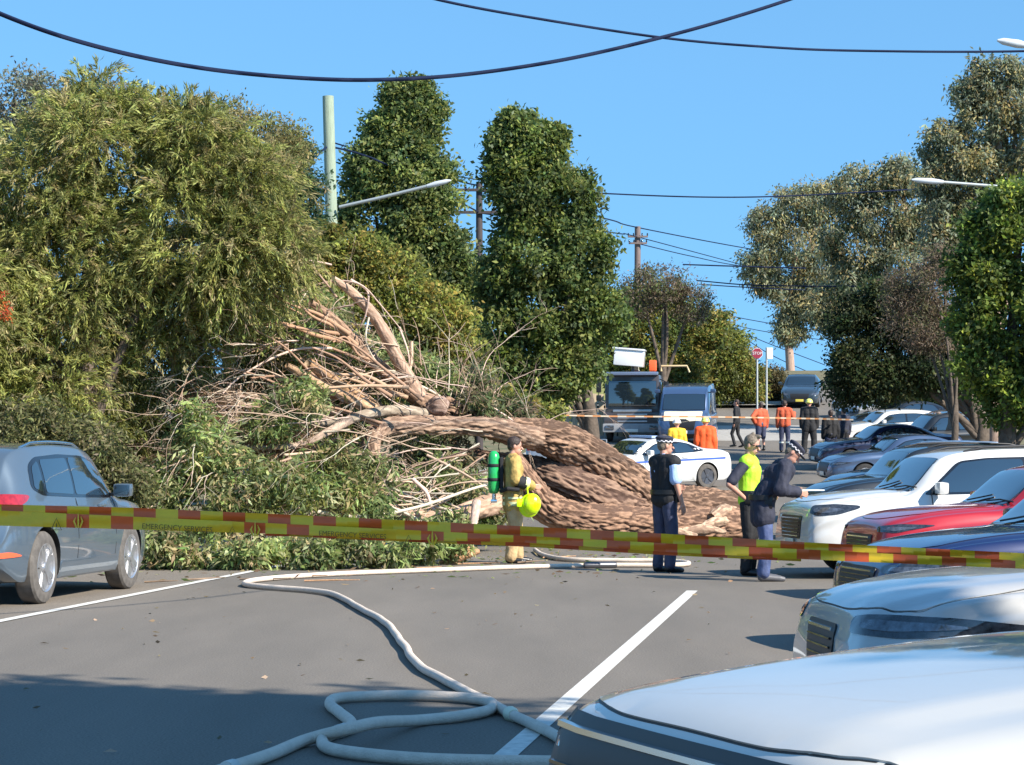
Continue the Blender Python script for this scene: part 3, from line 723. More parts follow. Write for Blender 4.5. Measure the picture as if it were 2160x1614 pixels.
M['skin'] = mat('skin', (.52, .27, .19), .5, var=.08, vscale=12)
M['skin_tan'] = mat('skin_tanned', (.40, .20, .13), .5, var=.08, vscale=12)
M['navy_cloth'] = mat('navy_cloth', (.022, .024, .042), .8, var=.25, vscale=12, bump=.3, bscale=25)
M['black_cloth'] = mat('black_cloth', (.012, .012, .014), .8, var=.25, vscale=12, bump=.3, bscale=25)
M['navy_trouser'] = mat('navy_trousers', (.035, .042, .085), .6, var=.2, vscale=10, bump=.3, bscale=20)
M['blue_trouser'] = mat('sunlit_navy_trousers', (.055, .08, .18), .6, var=.2, vscale=10, bump=.3, bscale=20)  # navy cloth with the blue of sun on the leg put into its colour
M['light_blue'] = mat('light_blue_shirt', (.36, .50, .78), .75, var=.08, bump=.3, bscale=20)
M['hivis'] = mat('hivis_yellow_green', (.42, .80, .03), .6, var=.08, bump=.3, bscale=18)
M['lime'] = mat('lime_gloss', (.62, .88, .0), .25, coat=.8)
M['tan_gear'] = mat('tan_turnout', (.50, .34, .17), .85, var=.18, vscale=9, bump=.5, bscale=22)
M['gold_gear'] = mat('gold_turnout', (.42, .28, .08), .8, var=.25, vscale=8, bump=.5, bscale=22)
M['reflective'] = mat('reflective_tape', (.72, .74, .42), .35, metal=.2)
M['silver_tape'] = mat('silver_tape', (.65, .67, .62), .35, metal=.3)
M['hair_brown'] = mat('brown_hair', (.035, .02, .015), .6, var=.4, vscale=30, bump=.6, bscale=60)
M['hair_grey'] = mat('greying_hair', (.16, .125, .09), .6, var=.4, vscale=30, bump=.6, bscale=60)
M['shoe'] = mat('black_leather', (.012, .011, .011), .35)
M['grey_shoe'] = mat('grey_shoe', (.10, .10, .11), .5)
M['orange_cloth'] = mat('orange_cloth', (.80, .10, .015), .75, var=.1, bump=.3, bscale=18)
M['dull_orange'] = mat('dull_orange_cloth', (.50, .09, .035), .8, var=.12, bump=.3, bscale=18)
M['yellow_cloth'] = mat('yellow_cloth', (.78, .47, .03), .75, var=.12, bump=.3, bscale=18)
M['stone_cloth'] = mat('stone_trousers', (.26, .24, .20), .8, var=.12, bump=.3, bscale=18)
M['white_helmet'] = mat('white_helmet', (.78, .76, .72), .3, coat=.6)
M['yellow_helmet'] = mat('yellow_helmet', (.72, .72, .15), .3, coat=.6)
M['white_band'] = mat('white_check', (.75, .72, .72), .6)
M['green_cyl'] = mat('green_cylinder', (.02, .38, .09), .22, coat=1)
M['paper'] = mat('paper', (.8, .8, .78), .8)
M['glove'] = mat('glove', (.70, .62, .28), .8)

JD = dict(pel=(0, 0, .96), wai=(0, 0, 1.10), che=(0, 0, 1.33), nek=(-.01, 0, 1.50), hed=(.015, 0, 1.655),
          lsh=(0, .185, 1.44), rsh=(0, -.185, 1.44), lel=(-.03, .235, 1.15), rel=(-.03, -.235, 1.15), lwr=(.03, .24, .89), rwr=(.03, -.24, .89),
          lhi=(0, .095, .93), rhi=(0, -.095, .93), lkn=(.02, .11, .50), rkn=(.02, -.11, .50), lan=(-.02, .115, .09), ran=(-.02, -.115, .09), lto=(.16, .13, .035), rto=(.16, -.13, .035),
          hf=(1, 0, 0), hu=(0, 0, 1), lf=(.3, 0, -1), rf=(.3, 0, -1))
def lerp(a, b, t): return Vector(a).lerp(Vector(b), t)
def hand(w_, fdir, s, inward):
    """palm, four curled fingers of unequal length, thumb from the side"""
    f = Vector(fdir).normalized(); side = Vector((0, 1, 0)) if abs(f.y) < .9 else Vector((0, 0, 1))
    nrm = f.cross(side).normalized(); side = nrm.cross(f).normalized(); n2 = Vector((0, -s, 0)); w_ = Vector(w_)
    if abs(f.dot(n2)) > .8: n2 = Vector((0, 0, -1))
    palmn = (n2 - f * n2.dot(f)).normalized(); wide = f.cross(palmn).normalized(); P = []
    P.append(('c', w_, w_ + f * .035, .026, .030))
    for k in (-1, 0, 1): P.append(('c', w_ + f * .02 + wide * k * .018, w_ + f * .085 + wide * k * .026, .017, .015))
    for k, ln in enumerate((.062, .074, .070, .054)):
        b = w_ + f * .088 + wide * (-.033 + .022 * k); m1 = b + f * ln * .5 + palmn * .006; e = m1 + (f * .75 + palmn * .65).normalized() * ln * .55
        P.append(('c', b, m1, .0095, .009)); P.append(('c', m1, e, .009, .0075))
    b = w_ + f * .03 - wide * .03; m1 = b + (f * .7 - wide * .6 + palmn * .3).normalized() * .04; e = m1 + (f * .9 - wide * .2 + palmn * .4).normalized() * .032
    P.append(('c', b, m1, .013, .011)); P.append(('c', m1, e, .011, .009))
    return P

def person(label, pos, heading, J=None, look='officer', vox=.009, scale=1.0, group=None, wear=None, skin='skin'):
    """wear: list of (part name, kind, material, extra)"""
    j = dict(JD); j.update(J or {}); j = {k: Vector(v) for k, v in j.items()}
    root = empty('person', pos, label, 'person', group, rz=heading); root.scale = (scale,) * 3
    hf = j['hf'].normalized(); hu = (j['hu'] - hf * j['hu'].dot(hf)).normalized(); hl = hu.cross(hf); HR = Matrix((hf, hl, hu)).transposed(); h = j['hed']
    yv = Vector((0, 1, 0)); sh = (j['lsh'] - j['rsh']).normalized()
    B = [('e', h + hu * .02 - hf * .008, (.098, .076, .108), HR), ('e', h + hf * .025 - hu * .055, (.062, .056, .065), HR), ('c', h + hf * .045 - hu * .10, h + hf * .055 - hu * .085, .026, .03),
         ('c', h + hf * .088 + hu * .0, h + hf * .112 - hu * .03, .011, .015), ('c', h + hf * .086 - hu * .065 - hl * .012, h + hf * .086 - hu * .065 + hl * .012, .012, .012),
         ('c', j['nek'] - Vector((0, 0, .03)), h - hu * .05 - hf * .02, .058, .052)]
    for s in (1, -1): B.append(('e', h + hl * s * .078 - hf * .01 - hu * .005, (.02, .011, .033), HR))
    T = []
    for s, sn, hn in ((1, 'lsh', 'lhi'), (-1, 'rsh', 'rhi')):
        T += [('c', lerp(j['nek'], j[sn], .45) - Vector((0, 0, .07)), j['wai'] + sh * s * .075, .088, .092), ('c', j['wai'] + sh * s * .075, j['pel'] + sh * s * .075, .092, .098),
              ('c', j['nek'] - Vector((0, 0, .02)), j[sn], .05, .062), ('c', j['che'] + sh * s * .08, j['che'] + sh * s * .07 - Vector((0, 0, .1)), .102, .09)]
    B += T
    ARM = {}; LEG = {}
    for s, q in ((1, 'l'), (-1, 'r')):
        S_, E_, R_ = j[q + 'sh'], j[q + 'el'], j[q + 'wr']
        ARM[q] = [(S_, E_, .054, .042), (E_, R_, .041, .028)]
        LEG[q] = [(j[q + 'hi'], j[q + 'kn'], .088, .057), (j[q + 'kn'], lerp(j[q + 'kn'], j[q + 'an'], .35), .054, .055), (lerp(j[q + 'kn'], j[q + 'an'], .35), j[q + 'an'], .055, .038)]
        for a in ARM[q] + LEG[q]: B.append(('c',) + tuple(a))
        B += hand(R_, j[q + 'f'], s, 0)
        B.append(('c', j[q + 'an'] - Vector((0, 0, .03)), j[q + 'to'], .04, .03))
    blob('body', B, max(vox * .8, .0065), M[skin], root, 3)
    gr = lambda prs, e: [p[:3] + (p[3] + e, p[4] + e) if p[0] == 'c' else ('e', p[1], tuple(x + e for x in p[2])) + p[3:] for p in prs]
    for it in wear:
        nm, kind, m = it[0], it[1], M[it[2]]; ex = it[3] if len(it) > 3 else {}
        e = ex.get('e', .014); wr = ex.get('w', .007)
        if kind == 'top':
            P = gr(T, e)
            P.append(('c', j['nek'] - Vector((0, 0, .05)), j['nek'] + Vector((0, 0, .005)), .075, .066))
            for q in 'lr':
                A = ARM[q]; f = ex.get('sleeve', 1.0)
                P.append(('c', A[0][0], A[0][1] if f > .5 else lerp(A[0][0], A[0][1], f * 2), .058 + e, (.046 if f > .5 else .056) + e))
                if f > .5: P.append(('c', A[1][0], lerp(A[1][0], A[1][1], min(1, (f - .5) * 2) * .97), .046 + e, .034 + e))
            if ex.get('hem'):
                for s, q in ((1, 'lhi'), (-1, 'rhi')): P.append(('c', j['pel'] + sh * s * .07, j[q] + sh * s * .005 - Vector((0, 0, ex['hem'])), .105 + e, .098 + e))
            blob(nm, P, vox, m, root, 4, wr, seed=len(label))
        elif kind == 'vest':
            P = gr(T, e); P.append(('c', j['pel'] + Vector((0, -.06, 0)), j['pel'] + Vector((0, .06, 0)), .10 + e, .10 + e)); blob(nm, P, vox, m, root, 3, wr, seed=3)
        elif kind == 'trousers':
            P = [('c', j['pel'] + Vector((0, -.06, .03)), j['pel'] + Vector((0, .06, .03)), .105 + e, .105 + e)]
            cut = ex.get('len', 1.0)
            for q in 'lr':
                for i, a in enumerate(LEG[q]):
                    if i == 2:
                        if cut < .6: continue
                        P.append(('c', a[0], lerp(a[0], a[1], .96), a[2] + e + .004, .056 + e))
                    elif i == 1 and cut < .6: continue
                    else: P.append(('c', a[0], a[1], a[2] + e, a[3] + e + .006))
            blob(nm, P, vox, m, root, 4, wr, seed=5)
        elif kind == 'shoes':
            for q in 'lr':
                an, to = j[q + 'an'], j[q + 'to']; d = (to - an); d.z = 0; d.normalize(); hgt = ex.get('h', .0)
                P = [('c', an - Vector((0, 0, .035)) - d * .03, to - d * .02, .047, .040), ('c', an - Vector((0, 0, .045)) - d * .03, to + d * .02 - Vector((0, 0, .005)), .042, .033), ('c', an + Vector((0, 0, hgt)), an - Vector((0, 0, .03)), .048, .048)]
                blob('shoe', P, vox, m, root, 2)
        elif kind == 'hair':
            P = [('e', h + hu * .045 - hf * .020, (.100, .085, .098), HR), ('e', h - hf * .055 - hu * .005, (.055, .074, .07), HR)]
            if ex.get('tuft'): P += [('c', h + hu * .12 + hf * .01, h + hu * .135 + hf * .075, .03, .022), ('c', h + hu * .12 - hf * .04, h + hu * .15 - hf * .02, .03, .025)]
            blob(nm, P, vox, m, root, 2, .004)
        elif kind == 'cap':
            P = [('e', h + hu * .075 - hf * .015, (.118, .098, .062), HR), ('e', h + hu * .10 - hf * .02, (.125, .108, .035), HR)]
            blob(nm, P, vox, m, root, 2)
            bk = MB(); q0 = h + hu * .055; n = 24; vs = []; fs = []
            for k in range(n):
                an = 2 * pi * k / n
                for z in (-.012, .0, .012): vs.append(q0 + hf * cos(an) * .117 + hl * sin(an) * .098 + hu * z - hf * .013)
            for k in range(n):
                for z in (0, 1):
                    a = k * 3 + z; b_ = ((k + 1) % n) * 3 + z; bk.add([vs[a], vs[b_], vs[b_ + 1], vs[a + 1]], [(0, 1, 2, 3)], mi=(k + z) % 2 if k % 2 == 0 or True else 0)
            bk.build('cap_band', [M['white_band'], M['navy_cloth']], root, 20)
            P = [('e', q0 + hf * .115 - hu * .01, (.055, .075, .010), HR)]
            blob('cap_peak', P, min(vox, .007), m, root, 1)
        elif kind == 'helmet':
            P = [('e', h + hu * .06, (.135, .118, .10), HR), ('e', h + hu * .03, (.165, .14, .018), HR)]
            blob(nm, P, vox, m, root, 2)
        elif kind == 'glasses':
            P = [('c', h + hf * .092 + hu * .012 - hl * .045, h + hf * .092 + hu * .012 + hl * .045, .016, .016), ('c', h + hf * .07 + hl * .06 + hu * .015, h - hf * .01 + hl * .08 + hu * .015, .006, .006), ('c', h + hf * .07 - hl * .06 + hu * .015, h - hf * .01 - hl * .08 + hu * .015, .006, .006)]
            blob(nm, P, .006, m, root, 1)
        elif kind == 'face':
            for s in (1, -1): blob('eye', [('e', h + hf * .088 + hl * s * .032 + hu * .012, (.008, .014, .008), HR)], .004, M['shoe'], root, 0)
            blob('mouth', [('c', h + hf * .098 - hu * .062 - hl * .02, h + hf * .098 - hu * .062 + hl * .02, .005, .005)], .004, M['red_lamp'], root, 0)
        elif kind == 'belt':
            P = [('c', j['wai'] + Vector((0, -.08, -.08)), j['wai'] + Vector((0, .08, -.08)), .118, .118)]
            b = MB(); c = j['pel'] + Vector((0, 0, .09)); vs = []; n = 24; rr = ex.get('r', (.135, .20))
            for k in range(n):
                an = 2 * pi * k / n
                for z, o_ in ((-.03, 0), (-.03, .012), (.03, .012), (.03, 0)): vs.append(c + Vector(((rr[0] + o_) * cos(an), (rr[1] + o_) * sin(an), z)))
            b.add(vs, [(k * 4 + q, ((k + 1) % n) * 4 + q, ((k + 1) % n) * 4 + (q + 1) % 4, k * 4 + (q + 1) % 4) for k in range(n) for q in range(4)])
            for dy in ex.get('pouch', (-.17, .17)): b.box(c + Vector((.04, dy * 1.08, -.06)), (.10, .06, .15), bev=.02)
            b.build(nm, m, root, 40)
        elif kind == 'band':   # reflective band round a limb or torso: p0, radius pair
            for (c, ax, ra, rb, hh) in ex['rings']:
                b = MB(); ax = Vector(ax).normalized(); u = (yv - ax * yv.dot(ax)).normalized(); v = ax.cross(u); vs = []; n = 24; c = Vector(c)
                for k in range(n):
                    an = 2 * pi * k / n
                    for z in (-hh / 2, hh / 2): vs.append(c + v * ra * cos(an) + u * rb * sin(an) + ax * z)
                b.add(vs, [(k * 2, ((k + 1) % n) * 2, ((k + 1) % n) * 2 + 1, k * 2 + 1) for k in range(n)]); b.build(nm, m, root, 60)
    return root

def gp(px, Y): p = W(px, 900, Y); return (p.x, Y, gz(p.x, Y))

# firefighter, in profile to the right
ff = gp(1082, 33.6)
person('firefighter in tan turnout gear walking right before the trunk, helmet at his hip', ff, radians(8),
       J=dict(lel=(.02, .27, 1.17), lwr=(.24, .2, 1.08), rel=(.01, -.26, 1.17), rwr=(.235, -.20, 1.10), rf=(1, .1, -.2), lf=(1, -.3, -.1), hf=(1, -.1, -.12), hed=(.03, 0, 1.655),
              lkn=(.06, .12, .50), lan=(.09, .13, .09), lto=(.26, .15, .035), rkn=(.02, -.12, .5), ran=(-.05, -.12, .09), rto=(.12, -.14, .035)),
       wear=[('turnout_coat', 'top', 'gold_gear', dict(e=.036, w=.014, hem=.12)), ('turnout_trousers', 'trousers', 'tan_gear', dict(e=.034, w=.014)),
             ('boot', 'shoes', 'shoe', dict(h=.12)), ('hair', 'hair', 'hair_brown'), ('face', 'face', 'skin'), ('sleeve_panel', 'band', 'black_cloth', dict(rings=[((.085, -.242, 1.145), (.225, .06, -.07), .09, .09, .13)])),
             ('reflective_band', 'band', 'reflective', dict(rings=[((0, 0, .845), (0, 0, 1), .155, .235, .05), ((0, 0, .925), (0, 0, 1), .158, .238, .03), ((.15, -.23, 1.135), (.225, .06, -.07), .088, .088, .06), ((.07, .125, .30), (0, 0, 1), .10, .10, .06), ((-.02, -.12, .30), (0, 0, 1), .10, .10, .06)]))])
# breathing cylinder on his back, with harness
cy = empty('air_cylinder', (ff[0] - .27, ff[1] - .05, 1.0), 'green breathing air cylinder strapped upright on the firefighter', 'air cylinder', rz=0)
m_ = MB(); m_.lathe([(0, -.02), (.05, -.015), (.075, .02), (.085, .07), (.085, .48), (.07, .55), (.035, .585), (0, .59)], n=24); m_.build('cylinder', M['green_cyl'], cy, 60)
m_ = MB(); m_.lathe([(.03, -.10), (.03, -.02)], n=12); m_.box((0, 0, -.12), (.09, .05, .05), bev=.012); m_.build('valve', M['chrome'], cy)
m_ = MB(); m_.box((.11, 0, .25), (.05, .16, .5), bev=.02); m_.lathe([(.088, .16), (.092, .165), (.092, .2), (.088, .205)], n=24); m_.lathe([(.088, .36), (.092, .365), (.092, .4), (.088, .405)], n=24)
m_.tube([(.1, -.1, .02), (.2, -.26, .06), (.36, -.24, .04)], .03, 8); m_.build('harness', M['black_cloth'], cy)
# helmet held at hip
hm = empty('helmet', (ff[0] + .26, ff[1] - .30, .84), 'lime yellow fire helmet hanging from the firefighter hand', 'helmet')
P = [('e', (0, 0, 0), (.135, .11, .155), Matrix.Rotation(radians(12), 3, 'Y')), ('e', (-.03, .0, -.02), (.15, .05, .17), Matrix.Rotation(radians(12), 3, 'Y'))]
blob('shell', P, .008, M['lime'], hm, 2)
m_ = MB(); m_.tube([(-.05, 0, .14), (-.06, 0, .22), (-.03, .05, .25)], .012, 6); m_.build('strap', M['lime'], hm)
m_ = MB(); m_.box((-.17, -.02, .02), (.08, .07, .12), bev=.03); m_.build('torch', M['lime'], hm)

# officer 1: cap, vest, light blue shirt, seen from behind, looking right
o1 = gp(1402, 31.0)
person('police officer in cap and dark vest over light blue shirt, back turned, before the trunk', o1, radians(38),
       J=dict(rel=(-.02, -.25, 1.16), rwr=(.06, -.27, .90), hf=(.9, -.35, -.05), lel=(.06, .22, 1.18), lwr=(.26, .12, 1.1), lf=(1, -.4, 0), rkn=(.03, -.11, .5)),
       wear=[('shirt', 'top', 'light_blue', dict(e=.026, sleeve=.40)), ('vest', 'vest', 'black_cloth', dict(e=.034, w=.006)), ('trousers', 'trousers', 'navy_trouser', dict(e=.018, w=.009)),
             ('shoe', 'shoes', 'shoe'), ('hair', 'hair', 'hair_grey'), ('cap', 'cap', 'navy_cloth'), ('equipment_belt', 'belt', 'shoe', dict(r=(.15, .215), pouch=(-.2, .2))), ('face', 'face', 'skin')])
# officer 2: hi-vis vest, hand on hip, sunglasses
o2 = gp(1580, 30.2)
person('officer in yellow green hi-vis vest and sunglasses with hand on hip', o2, radians(-18),
       J=dict(hf=(.95, -.25, -.25), hed=(.04, 0, 1.655), rel=(-.18, -.36, 1.16), rwr=(-.02, -.20, .99), rf=(.5, .6, -.5), lel=(.05, .26, 1.17), lwr=(.2, .2, 1.02), lf=(1, -.2, -.3), che=(.01, 0, 1.33)),
       wear=[('shirt', 'top', 'navy_cloth', dict(e=.016, sleeve=.42)), ('hivis_vest', 'vest', 'hivis', dict(e=.030, w=.008)), ('trousers', 'trousers', 'black_cloth', dict(e=.020, w=.009)),
             ('boot', 'shoes', 'shoe', dict(h=.1)), ('hair', 'hair', 'hair_grey', dict(tuft=1)), ('sunglasses', 'glasses', 'shoe'), ('equipment_belt', 'belt', 'shoe', dict(r=(.14, .205))), ('mouth', 'face', 'skin')])
# officer 3: bent over the bonnet writing
o3 = gp(1616, 28.9)
person('police officer in navy jacket and cap bent over the white bonnet, writing', o3, radians(4),
       J=dict(pel=(-.05, 0, .93), wai=(0, 0, 1.08), che=(.12, 0, 1.29), nek=(.24, 0, 1.43), hed=(.33, -.02, 1.55), lsh=(.20, .19, 1.39), rsh=(.20, -.19, 1.39),
              lel=(.16, .28, 1.12), rel=(.12, -.29, 1.12), lwr=(.37, .16, 1.08), rwr=(.36, -.12, 1.08), lf=(1, -.1, -.15), rf=(1, .2, -.2), hf=(.75, -.25, -.75), hu=(.75, 0, .7),
              lhi=(-.05, .095, .91), rhi=(-.05, -.095, .91), lkn=(.02, .12, .48), rkn=(-.02, -.12, .48), lan=(-.02, .13, .09), ran=(-.06, -.13, .09)),
       wear=[('jacket', 'top', 'navy_cloth', dict(e=.038, w=.012, hem=.14, sleeve=.98)), ('trousers', 'trousers', 'blue_trouser', dict(e=.020, w=.009)),
             ('shoe', 'shoes', 'grey_shoe'), ('hair', 'hair', 'hair_grey'), ('cap', 'cap', 'navy_cloth'), ('equipment_belt', 'belt', 'shoe', dict(r=(.155, .22)))])
np_ = W(1708, 1034, 29.1)
pp = MB(); pp.box((0, 0, 0), (.30, .22, .012), rz=.3, bev=.003); q = pp.build('notepad', M['paper'])
q.location = (np_.x, np_.y, np_.z); tag(q, 'white sheet on the SUV bonnet under the writing officer hands', 'paper')

# distant people
def far_person(label, px, Y, hd, wear, J=None, sc=1.0, group=None, skin='skin'):
    person(label, gp(px, Y), hd, J=J, vox=.017, scale=sc, wear=wear, group=group, skin=skin)
far_person('worker in yellow shirt and white helmet standing before the van', 1428, 70, radians(95), [('shirt', 'top', 'yellow_cloth', dict(e=.03)), ('trousers', 'trousers', 'navy_trouser', dict(e=.02)), ('boot', 'shoes', 'shoe'), ('helmet', 'helmet', 'white_helmet')])
far_person('worker in orange jacket and yellow helmet seen from behind by the van', 1488, 69, radians(85), [('jacket', 'top', 'orange_cloth', dict(e=.06, hem=.1)), ('trousers', 'trousers', 'stone_cloth', dict(e=.03)), ('boot', 'shoes', 'shoe'), ('helmet', 'helmet', 'yellow_helmet')], sc=1.04)
far_person('person in black walking on the far road right of the van', 1554, 88, radians(160), [('jumper', 'top', 'black_cloth', dict(e=.02)), ('leggings', 'trousers', 'black_cloth', dict(e=.005)), ('shoe', 'shoes', 'shoe'), ('hair', 'hair', 'hair_brown')],
           J=dict(lkn=(.16, .1, .52), lan=(.05, .11, .12), lto=(.2, .12, .06), rkn=(-.02, -.1, .5), ran=(-.22, -.1, .13), rto=(-.08, -.1, .03)))
far_person('worker in dull orange shirt and shorts, elbow out, left of two on the far road', 1605, 86, radians(110), [('shirt', 'top', 'dull_orange', dict(e=.04)), ('shorts', 'trousers', 'navy_trouser', dict(e=.03, len=.5)), ('boot', 'shoes', 'shoe', dict(h=.1)), ('hair', 'hair', 'hair_brown')],
           J=dict(lel=(-.1, .40, 1.24), lwr=(.02, .24, 1.04)), sc=.98)
far_person('worker in bright orange shirt and reflective trouser bands on the far road', 1655, 85, radians(80), [('shirt', 'top', 'dull_orange', dict(e=.04)), ('trousers', 'trousers', 'navy_trouser', dict(e=.02)), ('boot', 'shoes', 'shoe'), ('hair', 'hair', 'hair_brown'),
           ('reflective_band', 'band', 'silver_tape', dict(rings=[((.0, .112, .34), (0, 0, 1), .085, .085, .05), ((0, -.112, .34), (0, 0, 1), .085, .085, .05)]))], J=dict(rel=(.1, -.28, 1.2), rwr=(.3, -.30, 1.36)), sc=1.04)
far_person('tall person in black with pale helmet, back turned on the far road', 1707, 84, radians(85), [('jacket', 'top', 'black_cloth', dict(e=.05, hem=.12)), ('trousers', 'trousers', 'black_cloth', dict(e=.045)), ('boot', 'shoes', 'shoe'), ('helmet', 'helmet', 'yellow_helmet')], J=dict(lan=(-.02, .17, .09), lkn=(.02, .15, .5), lto=(.16, .2, .035), ran=(-.02, -.17, .09), rkn=(.02, -.15, .5), rto=(.16, -.2, .035)), sc=1.08)
far_person('broad shaded figure in dark jacket beside the parked row', 1752, 78, radians(100), [('jacket', 'top', 'black_cloth', dict(e=.05)), ('trousers', 'trousers', 'navy_trouser', dict(e=.03)), ('boot', 'shoes', 'shoe'), ('hair', 'hair', 'hair_brown')])
far_person('slim shaded figure in dark clothes against the white hatchback bonnet', 1780, 80, radians(120), [('jumper', 'top', 'navy_cloth', dict(e=.02)), ('trousers', 'trousers', 'black_cloth', dict(e=.02)), ('boot', 'shoes', 'shoe'), ('hair', 'hair', 'hair_brown')])
# ================================================================== tape, hoses, small things
M['tape_red'] = mat('tape_red', (.62, .10, .018), .4, var=.1, vscale=6)
M['tape_yellow'] = mat('tape_yellow', (.72, .46, .015), .4, var=.1, vscale=6)
M['tape_ink'] = mat('tape_ink', (.12, .07, .005), .5)
def textmesh(o):
    bpy.context.view_layer.update(); me = bpy.data.meshes.new_from_object(o.evaluated_get(bpy.context.evaluated_depsgraph_get()))
    n = bpy.data.objects.new('lettering', me); C.objects.link(n); n.parent = o.parent; n.location = o.location; n.rotation_euler = o.rotation_euler
    if not me.materials: me.materials.append(o.data.materials[0])
    bpy.data.objects.remove(o); return n
def tape():
    root = empty('barrier_tape', W(1080, 1128, 8.0), 'red and yellow checked barrier tape stretched across the whole street', 'barrier tape')
    R0 = Vector(root.location)
    Yd = lambda px: 8.45 - .0004 * px
    def row(name, x0, x1, yt, yb, edges, dy, mats, curl=0):
        """edges: list of (x, material index) cell starts"""
        v = []; f = []; mi = []
        E = sorted(edges); E.append((x1, 0)); nr = 4
        for (xa, m), (xb, _) in zip(E[:-1], E[1:]):
            n = max(1, int((xb - xa) / 24))
            for k in range(n):
                xs = (xa + (xb - xa) * k / n, xa + (xb - xa) * (k + 1) / n); base = len(v)
                for x in xs:
                    for r in range(nr + 1):
                        t = r / nr; y = yt(x) * (1 - t) + yb(x) * t
                        wv = .006 * sin(x * .021 + r) + .004 * noise.noise(Vector((x * .01, r * .8, dy * 50)))
                        v.append(W(x, y, Yd(x) + dy + wv + curl * (t - .5) ** 2) - R0)
                for r in range(nr): f.append((base + r, base + nr + 1 + r, base + nr + 2 + r, base + r + 1)); mi.append(m)
        o = npmesh(name, v, f, mi=mi); ob = link(name, o, mats, root)
        ob.data.polygons.foreach_set('use_smooth', [True] * len(f)); return ob
    cm = [M['tape_red'], M['tape_yellow']]
    L = lambda pts: (lambda x: float(np.interp(x, [p[0] for p in pts], [p[1] for p in pts])))
    top = L([(-700, 1050), (0, 1064), (280, 1071), (700, 1090), (1100, 1110), (1400, 1126), (1700, 1144), (2160, 1167), (2900, 1200)])
    mid = L([(-700, 1066), (0, 1078), (280, 1091), (700, 1111), (1100, 1131), (1400, 1147), (1700, 1160), (2160, 1184), (2900, 1215)])
    bot = L([(-700, 1100), (0, 1109), (140, 1113), (280, 1117), (600, 1127), (900, 1140), (1100, 1144), (1400, 1164), (1700, 1180), (2160, 1200), (2900, 1230)])
    low = L([(0, 1125), (600, 1131), (900, 1145), (1100, 1153), (1400, 1171), (1700, 1185), (2160, 1205)])
    P = lambda x: 46 + .0028 * max(0, x)
    e = []; x = -690.; k = 0
    while x < 2850: e.append((x, k % 2)); x += P(x); k += 1
    off = 3 - min([q for q in e if abs(q[0] - 3) < 50 and q[1] == 0], key=lambda q: abs(q[0] - 3))[0]
    row('tape_band', 0, 2860, top, mid, [(q[0] + off, q[1]) for q in e], .0, cm)
    e2 = [(-660, 1), (-420, 0), (-372, 1), (-325, 0), (-278, 1), (140, 0), (188, 1), (234, 0), (281, 1), (515, 0), (560, 1), (605, 0), (652, 1), (888, 0), (936, 1), (986, 0)]
    x = 1034.; k = 1
    while x < 2850: e2.append((x, k % 2)); x += P(x); k += 1
    row('tape_band', 0, 2860, lambda x: mid(x) - 1, bot, e2, -.012, cm)
    e3 = []; x = 560.; k = 0
    while x < 1680: e3.append((x, k % 2)); x += P(x) * 1.05; k += 1
    row('tape_fold', 560, 1690, lambda x: bot(x) - 3, low, e3, .015, cm)
    def letters(s, px, py, size, tilt):
        cu = bpy.data.curves.new('lettering', 'FONT'); cu.body = s; cu.size = size; cu.extrude = .0004
        o = bpy.data.objects.new('lettering', cu); C.objects.link(o); o.parent = root; cu.materials.append(M['tape_ink'])
        o.location = W(px, py, Yd(px) - .034) - R0; o.rotation_euler = (pi / 2, tilt, -.233); textmesh(o)
    t = radians(2.6)
    for x0 in (-236, 295, 668):
        y0 = mid(x0) + (23 if x0 < 600 else 20)
        letters('EMERGENCY SERVICES', x0 + 4, y0, .026 if x0 < 600 else .024, t)
        letters('DO NOT ENTER', x0 + 60, y0 + 13, .014, t)
    # warning triangles and crest-like flame marks
    for x0 in (119, 490, 862):
        mk = MB(); y0 = mid(x0) + 34; p = [W(x0 - 11, y0, Yd(x0) - .027) - R0, W(x0 + 11, y0 + .5, Yd(x0) - .027) - R0, W(x0, y0 - 24, Yd(x0) - .027) - R0]
        mk.tube(p + [p[0]], .0016, 5); c = (p[0] + p[1] + p[2]) / 3; mk.tube([c + Vector((0, 0, .009)), c - Vector((0, 0, .004))], .0018, 5); mk.tube([c - Vector((0, 0, .007)), c - Vector((0, 0, .009))], .0018, 5)
        mk.build('warning_triangle', M['tape_ink'], root)
    mk = MB()
    for x0 in (165, 538, 912):
        for dx, h in ((-9, 10), (0, 20), (9, 12)):
            p = [W(x0 + dx * .4, mid(x0) + 28, Yd(x0) - .026) - R0, W(x0 + dx, mid(x0) + 14, Yd(x0) - .026) - R0, W(x0 + dx * .6, mid(x0) + 16 - h, Yd(x0) - .026) - R0]
            mk.tube(p, [.003, .004, .001], 5)
    mk.build('flame_emblem', M['tape_yellow'], root)
tape()
# second, far tape
def ribbon(name, pts, hgt, mats, label, cat, cells=.5):
    v = []; f = []; mi = []; P = spline(pts, 14)
    for k, p in enumerate(P): v += [tuple(p), (p[0], p[1] + .01, p[2] - hgt)]
    for k in range(len(P) - 1): f.append((2 * k, 2 * k + 2, 2 * k + 3, 2 * k + 1)); mi.append(k % 2)
    o = link(name, npmesh(name, v, f, mi=mi), mats); return tag(o, label, cat)
ribbon('barrier_tape', [W(1030, 868, 55), W(1250, 876, 56), (W(1500, 878, 57)), W(1680, 881, 58), W(1800, 884, 58)], .035, [mat('far_tape_orange', (.55, .25, .10), .5), mat('far_tape_pale', (.6, .5, .38), .5)], 'thin pale orange tape strung across the street beyond the trunk', 'barrier tape')

